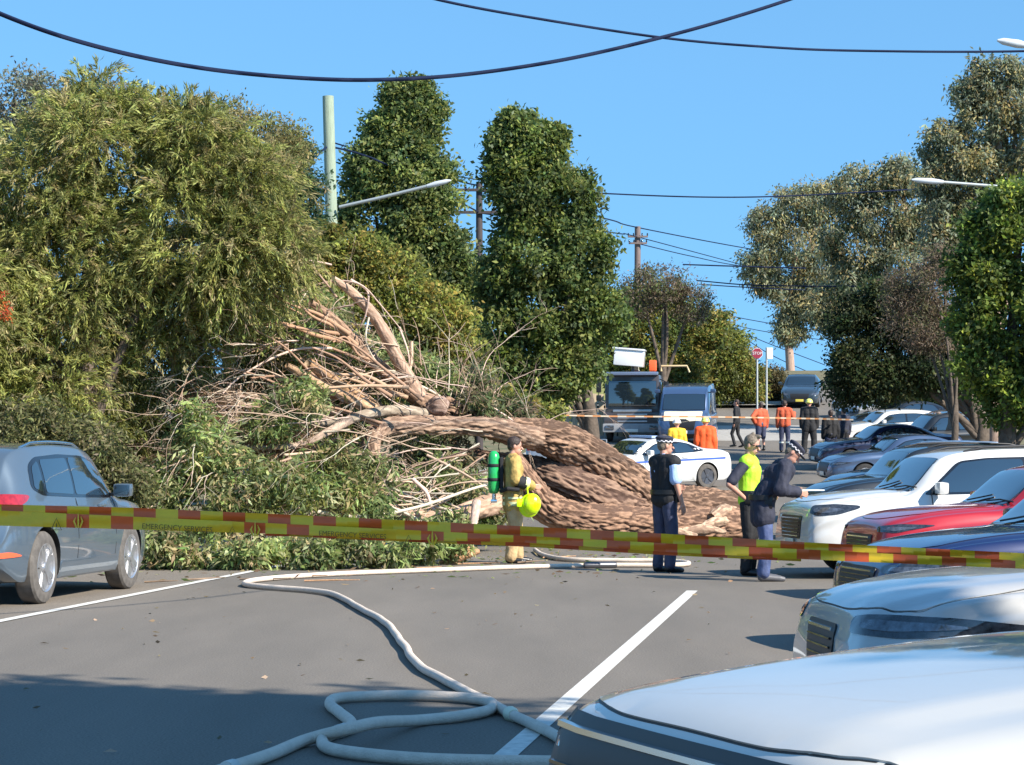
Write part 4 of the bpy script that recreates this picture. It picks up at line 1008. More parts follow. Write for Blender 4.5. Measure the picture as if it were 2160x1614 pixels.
# hoses
M['hose'] = mat('hose_canvas', (.66, .55, .45), .8, var=.08, vscale=10, bump=.5, bscale=120)
def groundpt(px, py, z):
    """where the ray through (px, py) meets height z"""
    a = W(px, py, 1); d = a - Vector((0, 0, H)); k = (z - H) / d.z; return Vector((d.x * k, d.y * k, z))
def hose(pix, r, label, group='canvas fire hoses on the road'):
    P = []
    for p in pix:
        z = r + (p[2] if len(p) > 2 else 0) + .004; P.append(groundpt(p[0], p[1], z))
    S = spline(P, 12); S2 = [Vector(s) + Vector((noise.noise(Vector(s) * 1.7) * .012, 0, 0)) for s in S]
    o0 = Vector(P[0]); root = empty('fire_hose', o0, label, 'fire hose', group)
    h = MB(); h.tube([s - o0 for s in S2], r, 12); h.build('hose_jacket', M['hose'], root, 60)
    return root, S2, o0
h1, S1, q1 = hose([(1232, 1193), (1100, 1196), (900, 1203), (700, 1211), (560, 1221), (515, 1231), (560, 1238), (660, 1246), (710, 1256), (760, 1283), (812, 1312), (848, 1355), (880, 1400), (960, 1446), (1040, 1486), (1090, 1512), (1150, 1540), (1215, 1575), (1290, 1600)], .031,
                  'long pale hose zigzagging from the tree down to the nearest white car')
cp = MB(); k = min(range(len(S1)), key=lambda i: (S1[i] - groundpt(1075, 1505, .03)).length); a, b = S1[k] - q1, S1[k + 3] - q1
cp.tube([a, a.lerp(b, .3), a.lerp(b, .5), b], [.036, .046, .046, .036], 12); cp.build('hose_coupling', M['cream'], h1)
h2, S2_, q2 = hose([(1215, 1608, .0), (1100, 1607), (900, 1602), (760, 1590), (690, 1578), (680, 1562), (700, 1548), (735, 1535), (740, 1522, .0), (715, 1502), (695, 1485), (712, 1473), (790, 1468), (880, 1467), (980, 1472), (1030, 1480), (1040, 1492), (1020, 1502), (960, 1512), (880, 1520), (800, 1524, .07), (740, 1536, .075), (650, 1560), (560, 1595), (470, 1625), (350, 1660)], .033,
                   'pale hose looped in a figure in the shade at the bottom')
wb = MB()
for (px, py) in ((712, 1540), (738, 1545), (1190, 1604), (485, 1617)):
    k = min(range(len(S2_)), key=lambda i: (S2_[i] - groundpt(px, py, .04)).length); a, b = S2_[k] - q2, S2_[min(k + 2, len(S2_) - 1)] - q2
    wb.tube([a, b], .039, 12)
wb.build('hose_band', M['line'], h2)
h3, _, _ = hose([(1128, 1160), (1150, 1172), (1200, 1180), (1300, 1182), (1400, 1183), (1450, 1187), (1440, 1191), (1380, 1192), (1300, 1192)], .033, 'short pale hose looping behind the capped officer feet')
cp = MB(); p0, p1 = groundpt(1232, 1193, .04), groundpt(1300, 1192, .04); c0 = p0.lerp(p1, .5); cr_ = empty('hose_coupling', c0, 'dark metal hose coupling on the road before the officers', 'hose coupling')
cp.tube([p0 - c0, p0.lerp(p1, .1) - c0, p0.lerp(p1, .9) - c0, p1 - c0], [.038, .05, .05, .038], 12); cp.build('sleeve', M['dark_alloy'], cr_)
# curled bark pieces by the hose
M['bark_fresh'] = mat('bark_fresh', (.50, .28, .15), .8, var=.25, vscale=14, bump=.5)
def barkpiece(pix, Y, r, label):
    P = [W(p[0], p[1], Y) for p in pix]; c = P[0].copy(); c.z = 0; b = MB(); n = len(P)
    S = [Vector(s) for s in spline([p - c for p in P], 6)]; b.tube(S, [r * (.5 + .5 * sin(pi * (i + 1) / (len(S) + 1))) for i in range(len(S))], 7)
    o = b.build('bark_strip', M['bark_fresh'], None, 60); o.location = c; tag(o, label, 'bark')
barkpiece([(928, 1192), (948, 1178), (965, 1160), (1000, 1158)], 33.4, .075, 'thick orange curl of torn bark by the white hose')
barkpiece([(950, 1192), (975, 1176), (1000, 1166), (1012, 1163)], 33.2, .05, 'pale inner curl of bark right of the thick orange one')
barkpiece([(768, 1158), (785, 1175), (800, 1188), (830, 1192)], 33.3, .04, 'long thin orange bark strip leaning in the leaves')
barkpiece([(805, 1190), (830, 1186), (862, 1190)], 33.0, .05, 'short flat bark chip on the road edge by the leaves')

# ================================================================== poles, lamps, wires, signs
M['pole_green'] = mat('treated_pole', (.28, .34, .25), .85, var=.2, vscale=4, stretch=(8, 8, .5), bump=.5)
M['pole_dark'] = mat('dark_pole', (.05, .04, .04), .85, var=.3, vscale=4, stretch=(8, 8, .5))
M['pole_brown'] = mat('brown_pole', (.16, .12, .11), .85, var=.3, vscale=4, stretch=(8, 8, .5))
M['galv'] = mat('galvanised_steel', (.48, .50, .48), .45, metal=.4)
M['wire'] = mat('wire_black', (.004, .010, .035), .8, spec=.2)
def pole(name, px, ytop, Y, r, m, label, arms=(), cat='utility pole', lean=0, pxb=None):
    top = W(px, ytop, Y); bx = W(pxb or px, 950, Y).x; base = Vector((bx, Y, gz(bx, Y))); root = empty(name, base, label, cat)
    t = top - base; b = MB(); b.tube([(0, 0, -.3), t * .5, t], [r * 1.1, r, r * .9], 14); b.build('pole', m, root, 60)
    for (py, half, th) in arms:
        z = W(px, py, Y).z - base.z; xx = t.x * (z / t.z); a = MB(); a.box((xx, -r - .05, z), (half * 2, .1, th), bev=.01); ob = a.build('crossarm', m, root)
        ii = MB()
        for k in (-1, -.45, .45, 1): ii.lathe([(.03, 0), (.05, .04), (.03, .08), (.04, .14), (0, .15)], c=(xx + k * half * .95, -r - .05, z + th / 2), n=10)
        ii.build('insulators', M['gloss_black'], root)
    return root, base
gp_, gb = pole('utility_pole', 692, 203, 62, .165, M['pole_green'], 'pale green treated timber pole rising above the left trees', pxb=716)
lampM = mat('lamp_grey', (.55, .57, .58), .4)
def lamp_arm(root, base, pts, headlen, r=.045, hd=1, armname='arm'):
    a = MB(); a.tube([p - base for p in pts], r, 8); a.build(armname, M['galv'], root, 60)
    e, d = pts[-1] - base, (pts[-1] - pts[-2]).normalized(); h = MB(); h.tube([e - d * .05, e + d * headlen * .3, e + d * headlen * .8, e + d * headlen], [.05, .075, .06, .02], 10); ob = h.build('lamp_head', lampM, root, 60)
lamp_arm(gp_, gb, [W(716, 437, 61.8), W(800, 418, 61.5), W(905, 392, 61.2)], .6)
pole('utility_pole', 1011, 386, 85, .13, M['pole_dark'], 'dark timber pole with two crossarms between the tall conical trees', arms=((402, 1.15, .1), (449, 1.2, .1)))
pole('utility_pole', 1345, 478, 130, .18, M['pole_brown'], 'brown pole with short crossarms above the twiggy tree', arms=((500, .55, .1), (514, .5, .1)))
pole('utility_pole', 1529, 678, 200, .16, M['pole_brown'], 'tiny far pole with one crossarm above the hedge', arms=((680, .9, .12),))
def street_lamp(px_pole, px0, py0, px1, py1, Y, label, headlen=.7):
    base = W(px_pole, 950, Y); base.z = gz(base.x, Y); root = empty('street_lamp', base, label, 'street lamp')
    top = W(px_pole, py0 + 6, Y); b = MB(); b.tube([(0, 0, 0), (0, 0, 1), Vector(top) - base], [.11, .09, .06], 10); b.build('pole', M['galv'], root, 60)
    lamp_arm(root, base, [Vector(top), W((px0 * 2 + px1) / 3, py0, Y), W(px1, py1, Y)], headlen, .035)
street_lamp(2400, 2300, 400, 1985, 384, 56, 'right street lamp whose long white arm crosses the gum tree')
street_lamp(2250, 2150, 552, 1990, 548, 80, 'farther street lamp arm poking from the bright green tree')
street_lamp(2420, 2300, 112, 2165, 96, 40, 'street lamp head just entering the top right corner', .5)
def wire(pix, r, label, sag=None):
    S = [Vector(s) for s in spline([W(*p) for p in pix], 14)]; c = S[0].copy(); b = MB(); b.tube([s - c for s in S], r, 6)
    o = b.build('overhead_wire', M['wire'], None, 60); o.location = c; tag(o, label, 'wire', 'overhead wires')
wire([(-260, -95, 16), (0, 29, 16.5), (200, 97, 17), (420, 143, 17.5), (640, 165, 18), (820, 168, 18.5), (1000, 155, 19), (1200, 124, 19.5), (1400, 78, 20), (1560, 33, 20.5), (1720, -20, 21), (1950, -105, 22)], .0165, 'thickest black cable sagging across the upper sky')
wire([(700, -60, 30), (930, 1, 30), (1150, 42, 31), (1400, 80, 32), (1600, 98, 33), (1800, 107, 34), (2160, 108, 35), (2500, 90, 36)], .018, 'thinner cable crossing the thick one and running right')
wire([(700, 300, 85), (1011, 392, 85), (1270, 408, 88), (1500, 416, 90), (1700, 412, 92), (2000, 395, 94)], .028, 'level wire between the conical tree and the gum tree')
wire([(780, 330, 70), (900, 360, 78), (1011, 380, 85)], .022, 'short wire running left off the dark pole top')
wire([(690, 310, 62), (640, 345, 58), (560, 380, 52)], .03, 'dark bundled cable dropping left of the green pole')
wire([(692, 308, 62), (760, 325, 66), (830, 355, 70), (1011, 448, 85)], .03, 'dark bundled cable from green pole towards the dark pole')
wire([(1011, 402, 85), (1280, 462, 110), (1345, 480, 130), (1570, 523, 160), (1800, 560, 200)], .035, 'wire sloping over the short brown pole top')
wire([(1011, 449, 85), (1300, 492, 110), (1345, 500, 130), (1570, 560, 170)], .03, 'lower wire meeting the brown pole crossarm')
wire([(1350, 515, 130), (1460, 541, 150), (1575, 563, 170), (1800, 590, 200)], .03, 'faint wire beneath the brown pole heading right')
wire([(1440, 558, 120), (1560, 562, 120), (1700, 566, 120)], .035, 'flat wire just left of the gum leaves')
wire([(1470, 592, 100), (1600, 602, 96), (1840, 604, 92), (2100, 600, 90)], .025, 'pale line wire passing in front of the gum trunk')
wire([(1480, 600, 110), (1570, 606, 110), (1700, 612, 110)], .025, 'thin wire just under the pale line wire')
wire([(1460, 650, 150), (1600, 678, 170), (1740, 700, 190)], .03, 'thin wire low over the hedge heading right')
wire([(1480, 668, 170), (1600, 697, 180), (1740, 718, 200)], .03, 'lowest but one thin wire over the hedge')
wire([(1529, 680, 200), (1600, 716, 200), (1740, 770, 210)], .035, 'steep thin wire falling right from the tiny far pole')
wire([(1529, 682, 200), (1620, 745, 200), (1740, 800, 205)], .035, 'steepest thin wire from the tiny far pole')
def signpost(px, ytop, Y, label, kind):
    b0 = W(px, 850, Y); base = Vector((b0.x, Y, gz(b0.x, Y))); root = empty('road_sign', base, label, 'road sign')
    top = W(px, ytop, Y) - base; b = MB(); b.tube([(0, 0, 0), top], .045, 10); b.build('post', M['galv'], root, 60)
    if kind == 'stop':
        s = MB(); R = .25; cz = top.z - .24
        for rr, yy, mi in ((R, -.06, 0), (R * .93, -.075, 1)):
            vs = [(rr * cos(pi / 8 + k * pi / 4) + top.x, yy + dy, cz + rr * sin(pi / 8 + k * pi / 4)) for dy in (0, .012) for k in range(8)]
            s.add(vs, [tuple(range(8)), tuple(range(15, 7, -1))] + [(k, (k + 1) % 8, 8 + (k + 1) % 8, 8 + k) for k in range(8)], mi)
        s.build('sign_plate', [M['white_band'], M['red_lamp']], root)
        cu = bpy.data.curves.new('lettering', 'FONT'); cu.body = 'STOP'; cu.size = .17; cu.align_x = 'CENTER'; cu.align_y = 'CENTER'; cu.extrude = .001
        o = bpy.data.objects.new('lettering', cu); C.objects.link(o); o.parent = root; cu.materials.append(M['white_band']); o.location = (top.x, -.085, cz); o.rotation_euler = (pi / 2, 0, 0); textmesh(o)
    else:
        s = MB(); s.box((top.x + .14, -.05, top.z - .26), (.26, .015, .5), bev=.005); s.build('sign_plate', M['white_paint'], root)
signpost(1597, 734, 103, 'red octagonal stop sign on a thin post before the hedge', 'stop')
signpost(1617, 733, 104, 'white sign plate on the post right of the stop sign', 'plate')
# fence behind the first conical tree
def fence():
    root = empty('timber_fence', W(1215, 880, 94), 'pale timber fence panels beside the truck', 'fence', rz=0); root.location.z = gz(root.location.x, 94); b = MB()
    for k in range(16): b.box((-1.6 + k * .26, random.uniform(-.02, .02), .95), (.2, .03, 1.7 + random.uniform(-.06, .06)), bev=.005)
    b.box((.3, .05, .5), (4.2, .05, .09)); b.box((.3, .05, 1.4), (4.2, .05, .09)); b.build('palings', mat('paling_wood', (.42, .33, .22), .85, var=.2, vscale=3, stretch=(6, 6, .6)), root)
fence()

# ================================================================== foliage
def unit(v): return v / (np.linalg.norm(v, axis=1, keepdims=True) + 1e-9)
def leafmesh(P, D, L, Wd, tint, R):
    n = len(P); D = unit(D); rnd = R.normal(size=(n, 3)); side = unit(np.cross(D, rnd)); nr = np.cross(side, D)
    L = L[:, None]; Wd = Wd[:, None]; mid = P + D * L * .45 + nr * L * .06
    V = np.stack([P, mid + side * Wd / 2, P + D * L - nr * L * .04, mid - side * Wd / 2], 1).reshape(-1, 3)
    return V, np.arange(n * 4).reshape(n, 4), tint
def pal(cols, n, R, cid=None, jit=.22):
    cols = np.array(cols, float); k = R.integers(0, len(cols), n) if cid is None else cid % len(cols)
    return np.clip(cols[k] * (1 + R.normal(0, jit, (n, 1))) * (1 + R.normal(0, .05, (n, 3))), .004, .9)

def px_blobs(bl, Y, ry=None):
    """ellipsoids written as photo columns/rows/radii at depth Y"""
    out = []
    for b in bl:
        px, py, rx, rz = b[:4]; y = Y + (b[4] if len(b) > 4 else 0); c = W(px, py, y); s = y / F
        out.append((np.array(c), np.array([rx * s, (b[5] if len(b) > 5 else max(rx, rz) * .8) * (s if len(b) <= 5 else 1), rz * s])))
    return out

def crown(name, blobs, cols, R, dens=9, per=30, cr_=.32, ll=.10, lw=.05, droop=.2, outw=.5, parent=None, origin=None, shell=.62, jitc=.25, strand=False, zmin=None, loose=.18, boughs=20):
    """leaf clumps spread through the crown volume, denser towards the outside, ragged outline"""
    Cs = []; Os = []; orig = blobs
    if boughs:
        nb = []
        for c, r in blobs:
            k = int(boughs); d = unit(R.normal(size=(k, 3)) * [1, 1, .9]); rm = float(np.mean(r))
            for q in d:
                f = R.uniform(.52, .90); rr = rm * R.uniform(.17, .38); nb.append((c + q * r * f, np.array([rr, rr, rr * R.uniform(.6, .95)])))
            nb.append((c, r * .78))
        blobs = nb
    for c, r in blobs:
        area = 4 * pi * ((r[0] * r[1]) ** 1.6 / 3 + (r[0] * r[2]) ** 1.6 / 3 + (r[1] * r[2]) ** 1.6 / 3) ** (1 / 1.6)
        n = max(6, int(area * dens)); d = unit(R.normal(size=(n, 3)))
        rad = shell + (1 - shell) * R.random((n, 1)) ** .7
        lump = np.array([1 + .22 * noise.noise(Vector(tuple(q * 2.3 + c * .7))) + .12 * noise.noise(Vector(tuple(q * 6 + c))) for q in d])[:, None]
        rad = rad * lump; far = R.random((n, 1)) < loose; rad = np.where(far, rad * (1 + .16 * R.random((n, 1))), rad); sprig = R.random((n, 1)) < .08; rad = np.where(sprig, rad * R.uniform(1.15, 1.5, (n, 1)), rad)
        Cs.append(c + d * r * rad); Os.append(d)
    Cc = np.concatenate(Cs); O = np.concatenate(Os)
    if zmin is not None: k = Cc[:, 2] > zmin; Cc = Cc[k]; O = O[k]
    # drop clumps deep inside other blobs (never seen)
    keep = np.ones(len(Cc), bool)
    for c, r in (orig if boughs else blobs): keep &= (np.linalg.norm((Cc - c) / r, axis=1) > .5)
    Cc = Cc[keep]; O = O[keep]; n = len(Cc)
    cid = R.integers(0, 1000, n); ctint = 1 + R.normal(0, jitc * .6, n) + 1.1 * jitc * np.array([noise.noise(Vector(tuple(q * .9))) + noise.noise(Vector(tuple(q * 2.2))) for q in Cc])
    idx = np.repeat(np.arange(n), per); m = len(idx)
    if strand:
        # hanging sprays: leaves sit along a drooping twig
        sd = unit(O * .8 + R.normal(0, .45, (n, 3)) + np.array([0, 0, .15])); sl = cr_ * (1.4 + R.random(n) * 1.6)
        t = np.tile(np.linspace(0.05, 1, per), n); P = Cc[idx] + sd[idx] * (sl[idx] * t)[:, None] - np.array([0, 0, 1]) * (droop * sl[idx] * t ** 2)[:, None]
        tang = unit(sd[idx] - np.array([0, 0, 1]) * (2 * droop * t)[:, None]); D = tang + R.normal(0, .38, (m, 3)); P = P + R.normal(0, .018, (m, 3))
    else:
        P = Cc[idx] + R.normal(0, cr_ / 1.7, (m, 3)) * np.array([1, 1, .8]); D = O[idx] * outw + R.normal(0, .6, (m, 3)) + np.array([0, 0, -droop])
    tint = pal(cols, m, R, cid[idx]) * np.clip(ctint[idx], .45, 1.7)[:, None]
    V, Fc, T = leafmesh(P, D, ll * (.6 + .8 * R.random(m)), lw * (.7 + .6 * R.random(m)), tint, R)
    if origin is not None: V = V - np.array(origin)
    o = link(name, npmesh(name, V, Fc, np.clip(T, .003, .85)), M['leaf'], parent); return o

M['trunk'] = mat('tree_bark', (.10, .075, .055), .9, var=.35, vscale=6, bump=.8, bscale=14)
M['gum_bark'] = mat('gum_bark', (.36, .25, .19), .85, var=.25, vscale=4, stretch=(4, 4, .8), bump=.4)
M['twig'] = mat('twig', (.24, .165, .11), .85, var=.3, vscale=6)
def limbs(root, name, segs, m, n=9):
    b = MB()
    for pts, r in segs:
        S = [Vector(s) for s in spline(pts, 5)]; R0, R1 = r; b.tube(S, [R0 + (R1 - R0) * i / (len(S) - 1) for i in range(len(S))], n)
    return b.build(name, m, root, 70)
def tree(name, label, px, Y, blobs, cols, seed, trunk_r=.2, cat='tree', group=None, bark='trunk', crownname='crown', forks=5, **k):
    R = np.random.default_rng(seed); B = px_blobs(blobs, Y); base = W(px, 900, Y); base = Vector((base.x, Y, gz(base.x, Y))); o = np.array(base)
    root = empty(name, base, label, cat, group)
    B2 = [(c - o, r) for c, r in B]; crown(crownname, B2, cols, R, parent=root, **k)
    hi = max(B2, key=lambda q: q[0][2]); segs = [([(0, 0, -.2), (random.uniform(-.15, .15), 0, hi[0][2] * .35), (hi[0][0] * .5, hi[0][1] * .3, hi[0][2] * .65), tuple(hi[0])], (trunk_r, trunk_r * .3))]
    lb = []
    for c, r in sorted(B2, key=lambda q: -q[1][0] * q[1][2])[:forks]:
        st = Vector((0, 0, max(.6, c[2] * .35))); e = Vector(c) + Vector((0, 0, r[2] * .2)); mid = st.lerp(e, .5) + Vector((R.normal(0, .2), R.normal(0, .2), .15 * e.z * .2)); lb.append(([st, mid, e], (trunk_r * .5, trunk_r * .12)))
    limbs(root, 'trunk', segs, M[bark], 12); limbs(root, 'limbs', lb, M[bark], 7)
    return root
OLIVE = [(.35, .36, .10), (.28, .29, .085), (.43, .44, .15), (.20, .205, .075), (.40, .34, .16), (.30, .33, .09)]
GREY = [(.18, .20, .13), (.22, .23, .16), (.16, .14, .11), (.26, .26, .18)]
GREEN = [(.145, .19, .055), (.10, .145, .045), (.19, .23, .06), (.12, .17, .07), (.26, .28, .08)]
LIMEG = [(.21, .27, .045), (.15, .21, .04), (.09, .14, .03), (.28, .32, .05)]
YELG = [(.29, .30, .06), (.21, .24, .05), (.36, .28, .07), (.15, .17, .05)]
GUM = [(.25, .28, .17), (.31, .32, .19), (.38, .33, .15), (.18, .21, .13), (.30, .34, .24), (.40, .32, .14)]
DARK = [(.045, .07, .028), (.06, .09, .03), (.035, .055, .025), (.11, .12, .045)]
BROWN = [(.22, .16, .11), (.17, .13, .09), (.15, .15, .07), (.26, .20, .14)]

tree('bottlebrush_tree', 'big olive green tree with drooping fine leaves filling the left of the picture', 180, 35.5,
     [(60, 400, 170, 170), (240, 320, 160, 140), (400, 310, 120, 100), (510, 410, 120, 120), (590, 520, 80, 70), (400, 500, 180, 150), (150, 560, 180, 160), (520, 600, 100, 70, 1.0), (330, 680, 170, 110, 1), (110, 760, 170, 150), (30, 880, 150, 110, .5), (220, 870, 90, 90, 1.2), (200, 230, 80, 70), (-60, 650, 130, 300)],
     OLIVE, 11, trunk_r=.22, strand=True, dens=34, per=34, cr_=.22, ll=.11, lw=.020, droop=.4, loose=.3, shell=.6, jitc=.25)
tree('grey_leaved_tree', 'sparse grey leaved tree with bare twig tips at the top left corner', 60, 40, [(30, 210, 90, 90), (130, 250, 100, 75), (250, 240, 90, 60), (-30, 330, 90, 120)], GREY, 12, trunk_r=.14, dens=5, per=24, cr_=.22, ll=.09, lw=.035, loose=.5, shell=.5, jitc=.3)
tree('olive_tree', 'round brown green crown behind the bottlebrush tree, left of the green pole', 500, 52, [(430, 275, 110, 85), (530, 290, 100, 65), (595, 330, 65, 70), (400, 420, 180, 140), (540, 460, 110, 140)], [(.27, .25, .09), (.22, .21, .08), (.32, .26, .11), (.21, .23, .08)], 13, dens=6, per=34, cr_=.22, ll=.09, lw=.035)
tree('small_tree', 'small blue green tree tight left of the green pole', 625, 56, [(625, 350, 48, 60), (640, 430, 55, 80), (660, 560, 60, 130)], [(.05, .11, .05), (.04, .08, .04), (.08, .14, .06)], 14, trunk_r=.1, dens=7, per=28, cr_=.22, ll=.11, lw=.05)
tree('conical_tree', 'tall dark green conical tree right behind the green pole', 850, 70,
     [(872, 192, 20, 24), (838, 205, 26, 26), (895, 225, 34, 32), (850, 240, 44, 36), (880, 265, 55, 45), (820, 275, 48, 40), (862, 320, 80, 60), (790, 340, 60, 50), (850, 390, 115, 90), (790, 400, 70, 70), (905, 400, 50, 70), (790, 460, 90, 80), (880, 490, 85, 90), (820, 570, 110, 90), (945, 560, 60, 80), (975, 640, 45, 100), (900, 650, 120, 120), (980, 740, 50, 80), (930, 560, 80, 90)],
     GREEN, 15, trunk_r=.25, dens=5, per=36, cr_=.28, ll=.15, lw=.085, loose=.3, jitc=.3)
tree('conical_tree', 'taller leafy green conical tree right of the dark pole, left of the truck', 1170, 62,
     [(1082, 262, 22, 22), (1112, 268, 24, 26), (1070, 295, 34, 36), (1110, 310, 42, 45), (1162, 300, 24, 34), (1080, 360, 58, 55), (1150, 360, 45, 50), (1120, 420, 88, 65), (1190, 430, 75, 85), (1130, 480, 80, 80), (1130, 550, 115, 90), (1225, 550, 75, 100), (1150, 650, 140, 100), (1245, 660, 75, 90), (1070, 600, 50, 90), (1140, 760, 125, 95), (1195, 765, 80, 75), (1175, 790, 90, 70), (1100, 840, 90, 60), (1060, 700, 60, 110)],
     GREEN + [(.13, .17, .03)], 16, trunk_r=.25, dens=6, per=38, cr_=.25, ll=.14, lw=.08, loose=.3, jitc=.35)
tree('leaning_tree', 'leafy yellow green tree with dark leaning trunk just left of the truck', 1252, 70, [(1195, 745, 60, 60), (1215, 690, 60, 50), (1150, 790, 60, 55)], LIMEG, 17, trunk_r=.28, dens=6, per=34, cr_=.25, ll=.14, lw=.08)
tree('large_shrub', 'yellow green and rusty shrub rising behind the bare fallen limbs', 850, 54,
     [(760, 560, 80, 80), (720, 620, 60, 90), (700, 540, 45, 60), (700, 900, 90, 90), (830, 590, 90, 75), (880, 660, 100, 90), (780, 680, 110, 110), (950, 700, 60, 80), (930, 780, 90, 90), (830, 800, 120, 110), (1000, 790, 55, 70), (680, 700, 90, 160), (1030, 860, 70, 50), (960, 850, 90, 60), (1120, 880, 70, 30)],
     YELG, 18, cat='shrub', dens=6, per=34, cr_=.23, ll=.12, lw=.06, jitc=.3)
tree('twiggy_tree', 'half bare olive tree with brown twiggy top behind the truck, under the brown pole', 1400, 100, [(1350, 620, 55, 60), (1400, 610, 60, 50), (1460, 640, 45, 50)], BROWN + [(.16, .19, .07)], 19, dens=4.5, per=26, cr_=.3, ll=.14, lw=.05, loose=.5, shell=.5, jitc=.3)
tree('roadside_tree', 'full olive green tree filling the space right behind truck and van', 1420, 104, [(1370, 700, 85, 90), (1440, 710, 80, 80), (1340, 780, 80, 80), (1420, 800, 90, 80), (1330, 690, 60, 80), (1490, 690, 50, 50)], YELG + GREEN[:2], 30, dens=5, per=30, cr_=.34, ll=.17, lw=.09, jitc=.3)
tree('roadside_tree', 'olive hedge like trees sloping down behind the van', 1500, 112, [(1480, 710, 55, 60), (1530, 740, 50, 60), (1560, 790, 45, 50), (1500, 800, 70, 70), (1585, 805, 30, 45), (1440, 790, 60, 60), (1550, 770, 50, 60), (1510, 740, 50, 60)], YELG + [(.12, .14, .045)], 20, dens=4.5, per=30, cr_=.34, ll=.18, lw=.08, jitc=.25)
tree('bush', 'small brown bush right of the sign posts at the crest', 1640, 116, [(1630, 800, 24, 30), (1638, 830, 22, 26), (1612, 835, 28, 22)], [(.16, .12, .05), (.11, .10, .045)], 21, cat='bush', trunk_r=.06, dens=8, per=24, cr_=.3, ll=.14, lw=.06, loose=.4)
tree('gum_tree', 'tall grey green gum with bare pink trunk in the gap of sky', 1668, 150,
     [(1620, 480, 50, 50), (1600, 560, 38, 60), (1680, 440, 65, 45), (1740, 430, 60, 60), (1690, 520, 80, 60), (1740, 560, 70, 70), (1640, 600, 50, 40), (1690, 640, 40, 40), (1670, 690, 35, 40), (1720, 640, 60, 40)],
     GUM, 22, trunk_r=.29, bark='gum_bark', dens=1.8, per=28, cr_=.48, ll=.27, lw=.10, droop=.7, loose=.35, shell=.5, jitc=.3)
tree('gum_tree', 'middle grey green gum with sky gaps, crown touching the higher gum', 1960, 96,
     [(1800, 400, 60, 50), (1850, 390, 70, 45), (1900, 380, 50, 45), (1870, 460, 100, 60), (1800, 520, 70, 80), (1900, 560, 90, 80), (1960, 470, 60, 60), (1820, 620, 80, 60), (1750, 650, 60, 50)],
     GUM + DARK[:1], 23, trunk_r=.25, bark='gum_bark', dens=3.4, per=28, cr_=.34, ll=.19, lw=.07, droop=.7, loose=.35, shell=.5, jitc=.35)
tree('gum_tree', 'highest gum at the upper right, warm olive crown against the sky', 2100, 76,
     [(2110, 160, 65, 50), (2150, 220, 70, 90), (2050, 200, 45, 40), (2090, 260, 80, 60), (2000, 310, 60, 50), (2060, 350, 90, 55), (2150, 370, 70, 80), (1980, 380, 50, 40), (2090, 430, 80, 50), (2200, 300, 80, 150), (2010, 440, 60, 50), (1990, 500, 50, 60), (2030, 520, 50, 50)],
     GUM, 24, trunk_r=.3, bark='gum_bark', dens=4.5, per=30, cr_=.28, ll=.16, lw=.065, droop=.7, loose=.35, shell=.5, jitc=.3)
tree('dense_tree', 'dark dense tree shading the far parked cars on the right', 2060, 74,
     [(1800, 690, 60, 80), (1870, 650, 80, 60), (1850, 760, 90, 90), (1790, 790, 40, 70), (1940, 720, 80, 110), (1930, 790, 100, 50), (1850, 800, 90, 45), (2020, 760, 80, 85)],
     DARK + [(.08, .085, .035)], 25, trunk_r=.25, dens=6, per=34, cr_=.27, ll=.14, lw=.075, jitc=.4)
tree('twiggy_tree', 'brown leafless looking tree between the gums and the bright green tree', 2010, 70, [(1960, 600, 60, 70), (1930, 680, 70, 70), (1990, 700, 40, 60), (1990, 560, 30, 50), (1900, 620, 40, 40)], BROWN, 26, trunk_r=.12, dens=11, per=22, cr_=.28, ll=.12, lw=.03, loose=.5, shell=.4, jitc=.3)
tree('street_tree', 'bright leafy green tree at the right edge over the parked cars', 2130, 47,
     [(2100, 480, 80, 75), (2150, 430, 80, 60), (2180, 540, 110, 110), (2080, 570, 75, 80), (2060, 660, 60, 80), (2130, 680, 110, 110), (2100, 770, 95, 90), (2180, 800, 100, 100), (2140, 860, 60, 50), (2250, 650, 110, 200)],
     LIMEG + GREEN[:2], 27, trunk_r=.2, dens=8, per=36, cr_=.19, ll=.11, lw=.065, jitc=.3)
tree('bush', 'dark roadside bushes behind the black SUV under the dense tree', 2040, 95, [(1830, 800, 70, 45), (1900, 820, 80, 45), (1980, 830, 80, 45), (2070, 840, 80, 50)], DARK, 28, cat='bush', trunk_r=.08, dens=5, per=30, cr_=.3, ll=.15, lw=.08)
# grey trees' bare twig tips and spindly shrubs along the right kerb
tree('shrub', 'low dark shrub under the bottlebrush tree beside the grey SUV', 120, 33, [(60, 930, 120, 90), (190, 960, 80, 80), (270, 1040, 60, 80), (30, 1080, 120, 110)], [(.13, .14, .05), (.09, .10, .04), (.20, .20, .08), (.24, .21, .11)], 29, cat='shrub', trunk_r=.05, dens=26, per=24, cr_=.17, ll=.09, lw=.03, droop=.4)

# ---- kerb trees beside/behind the camera: they cast the shade on the near road
def kerb_tree(x, y, blobs, label, seed):
    R = np.random.default_rng(seed); base = (x, y, gz(x, y)); root = empty('street_tree', base, label, 'tree')
    crown('crown', [(np.array(c), np.array(r)) for c, r in blobs], GREEN, R, parent=root, dens=26, per=30, cr_=.32, ll=.22, lw=.14, shell=.5, boughs=0)
    limbs(root, 'trunk', [([(0, 0, -.2), (.1, 0, 3), tuple(blobs[0][0])], (.28, .08))], M['trunk'], 12)
SHADE = True
kerb_tree(7.5, 4.0, [((-.5, .6, 9.4), (2.9, 2.6, 1.8)), ((1.2, .2, 9), (1.3, 1.8, 1.5)), ((-.2, 2.2, 9.5), (2.4, 1.5, 1.3)), ((-3.2, 1.2, 9), (2.3, 2.8, 1.5)), ((-1, -1.8, 8.8), (1.6, 1.0, .9))], 'kerb tree beyond the right edge that shades the road by the hoses', 41)
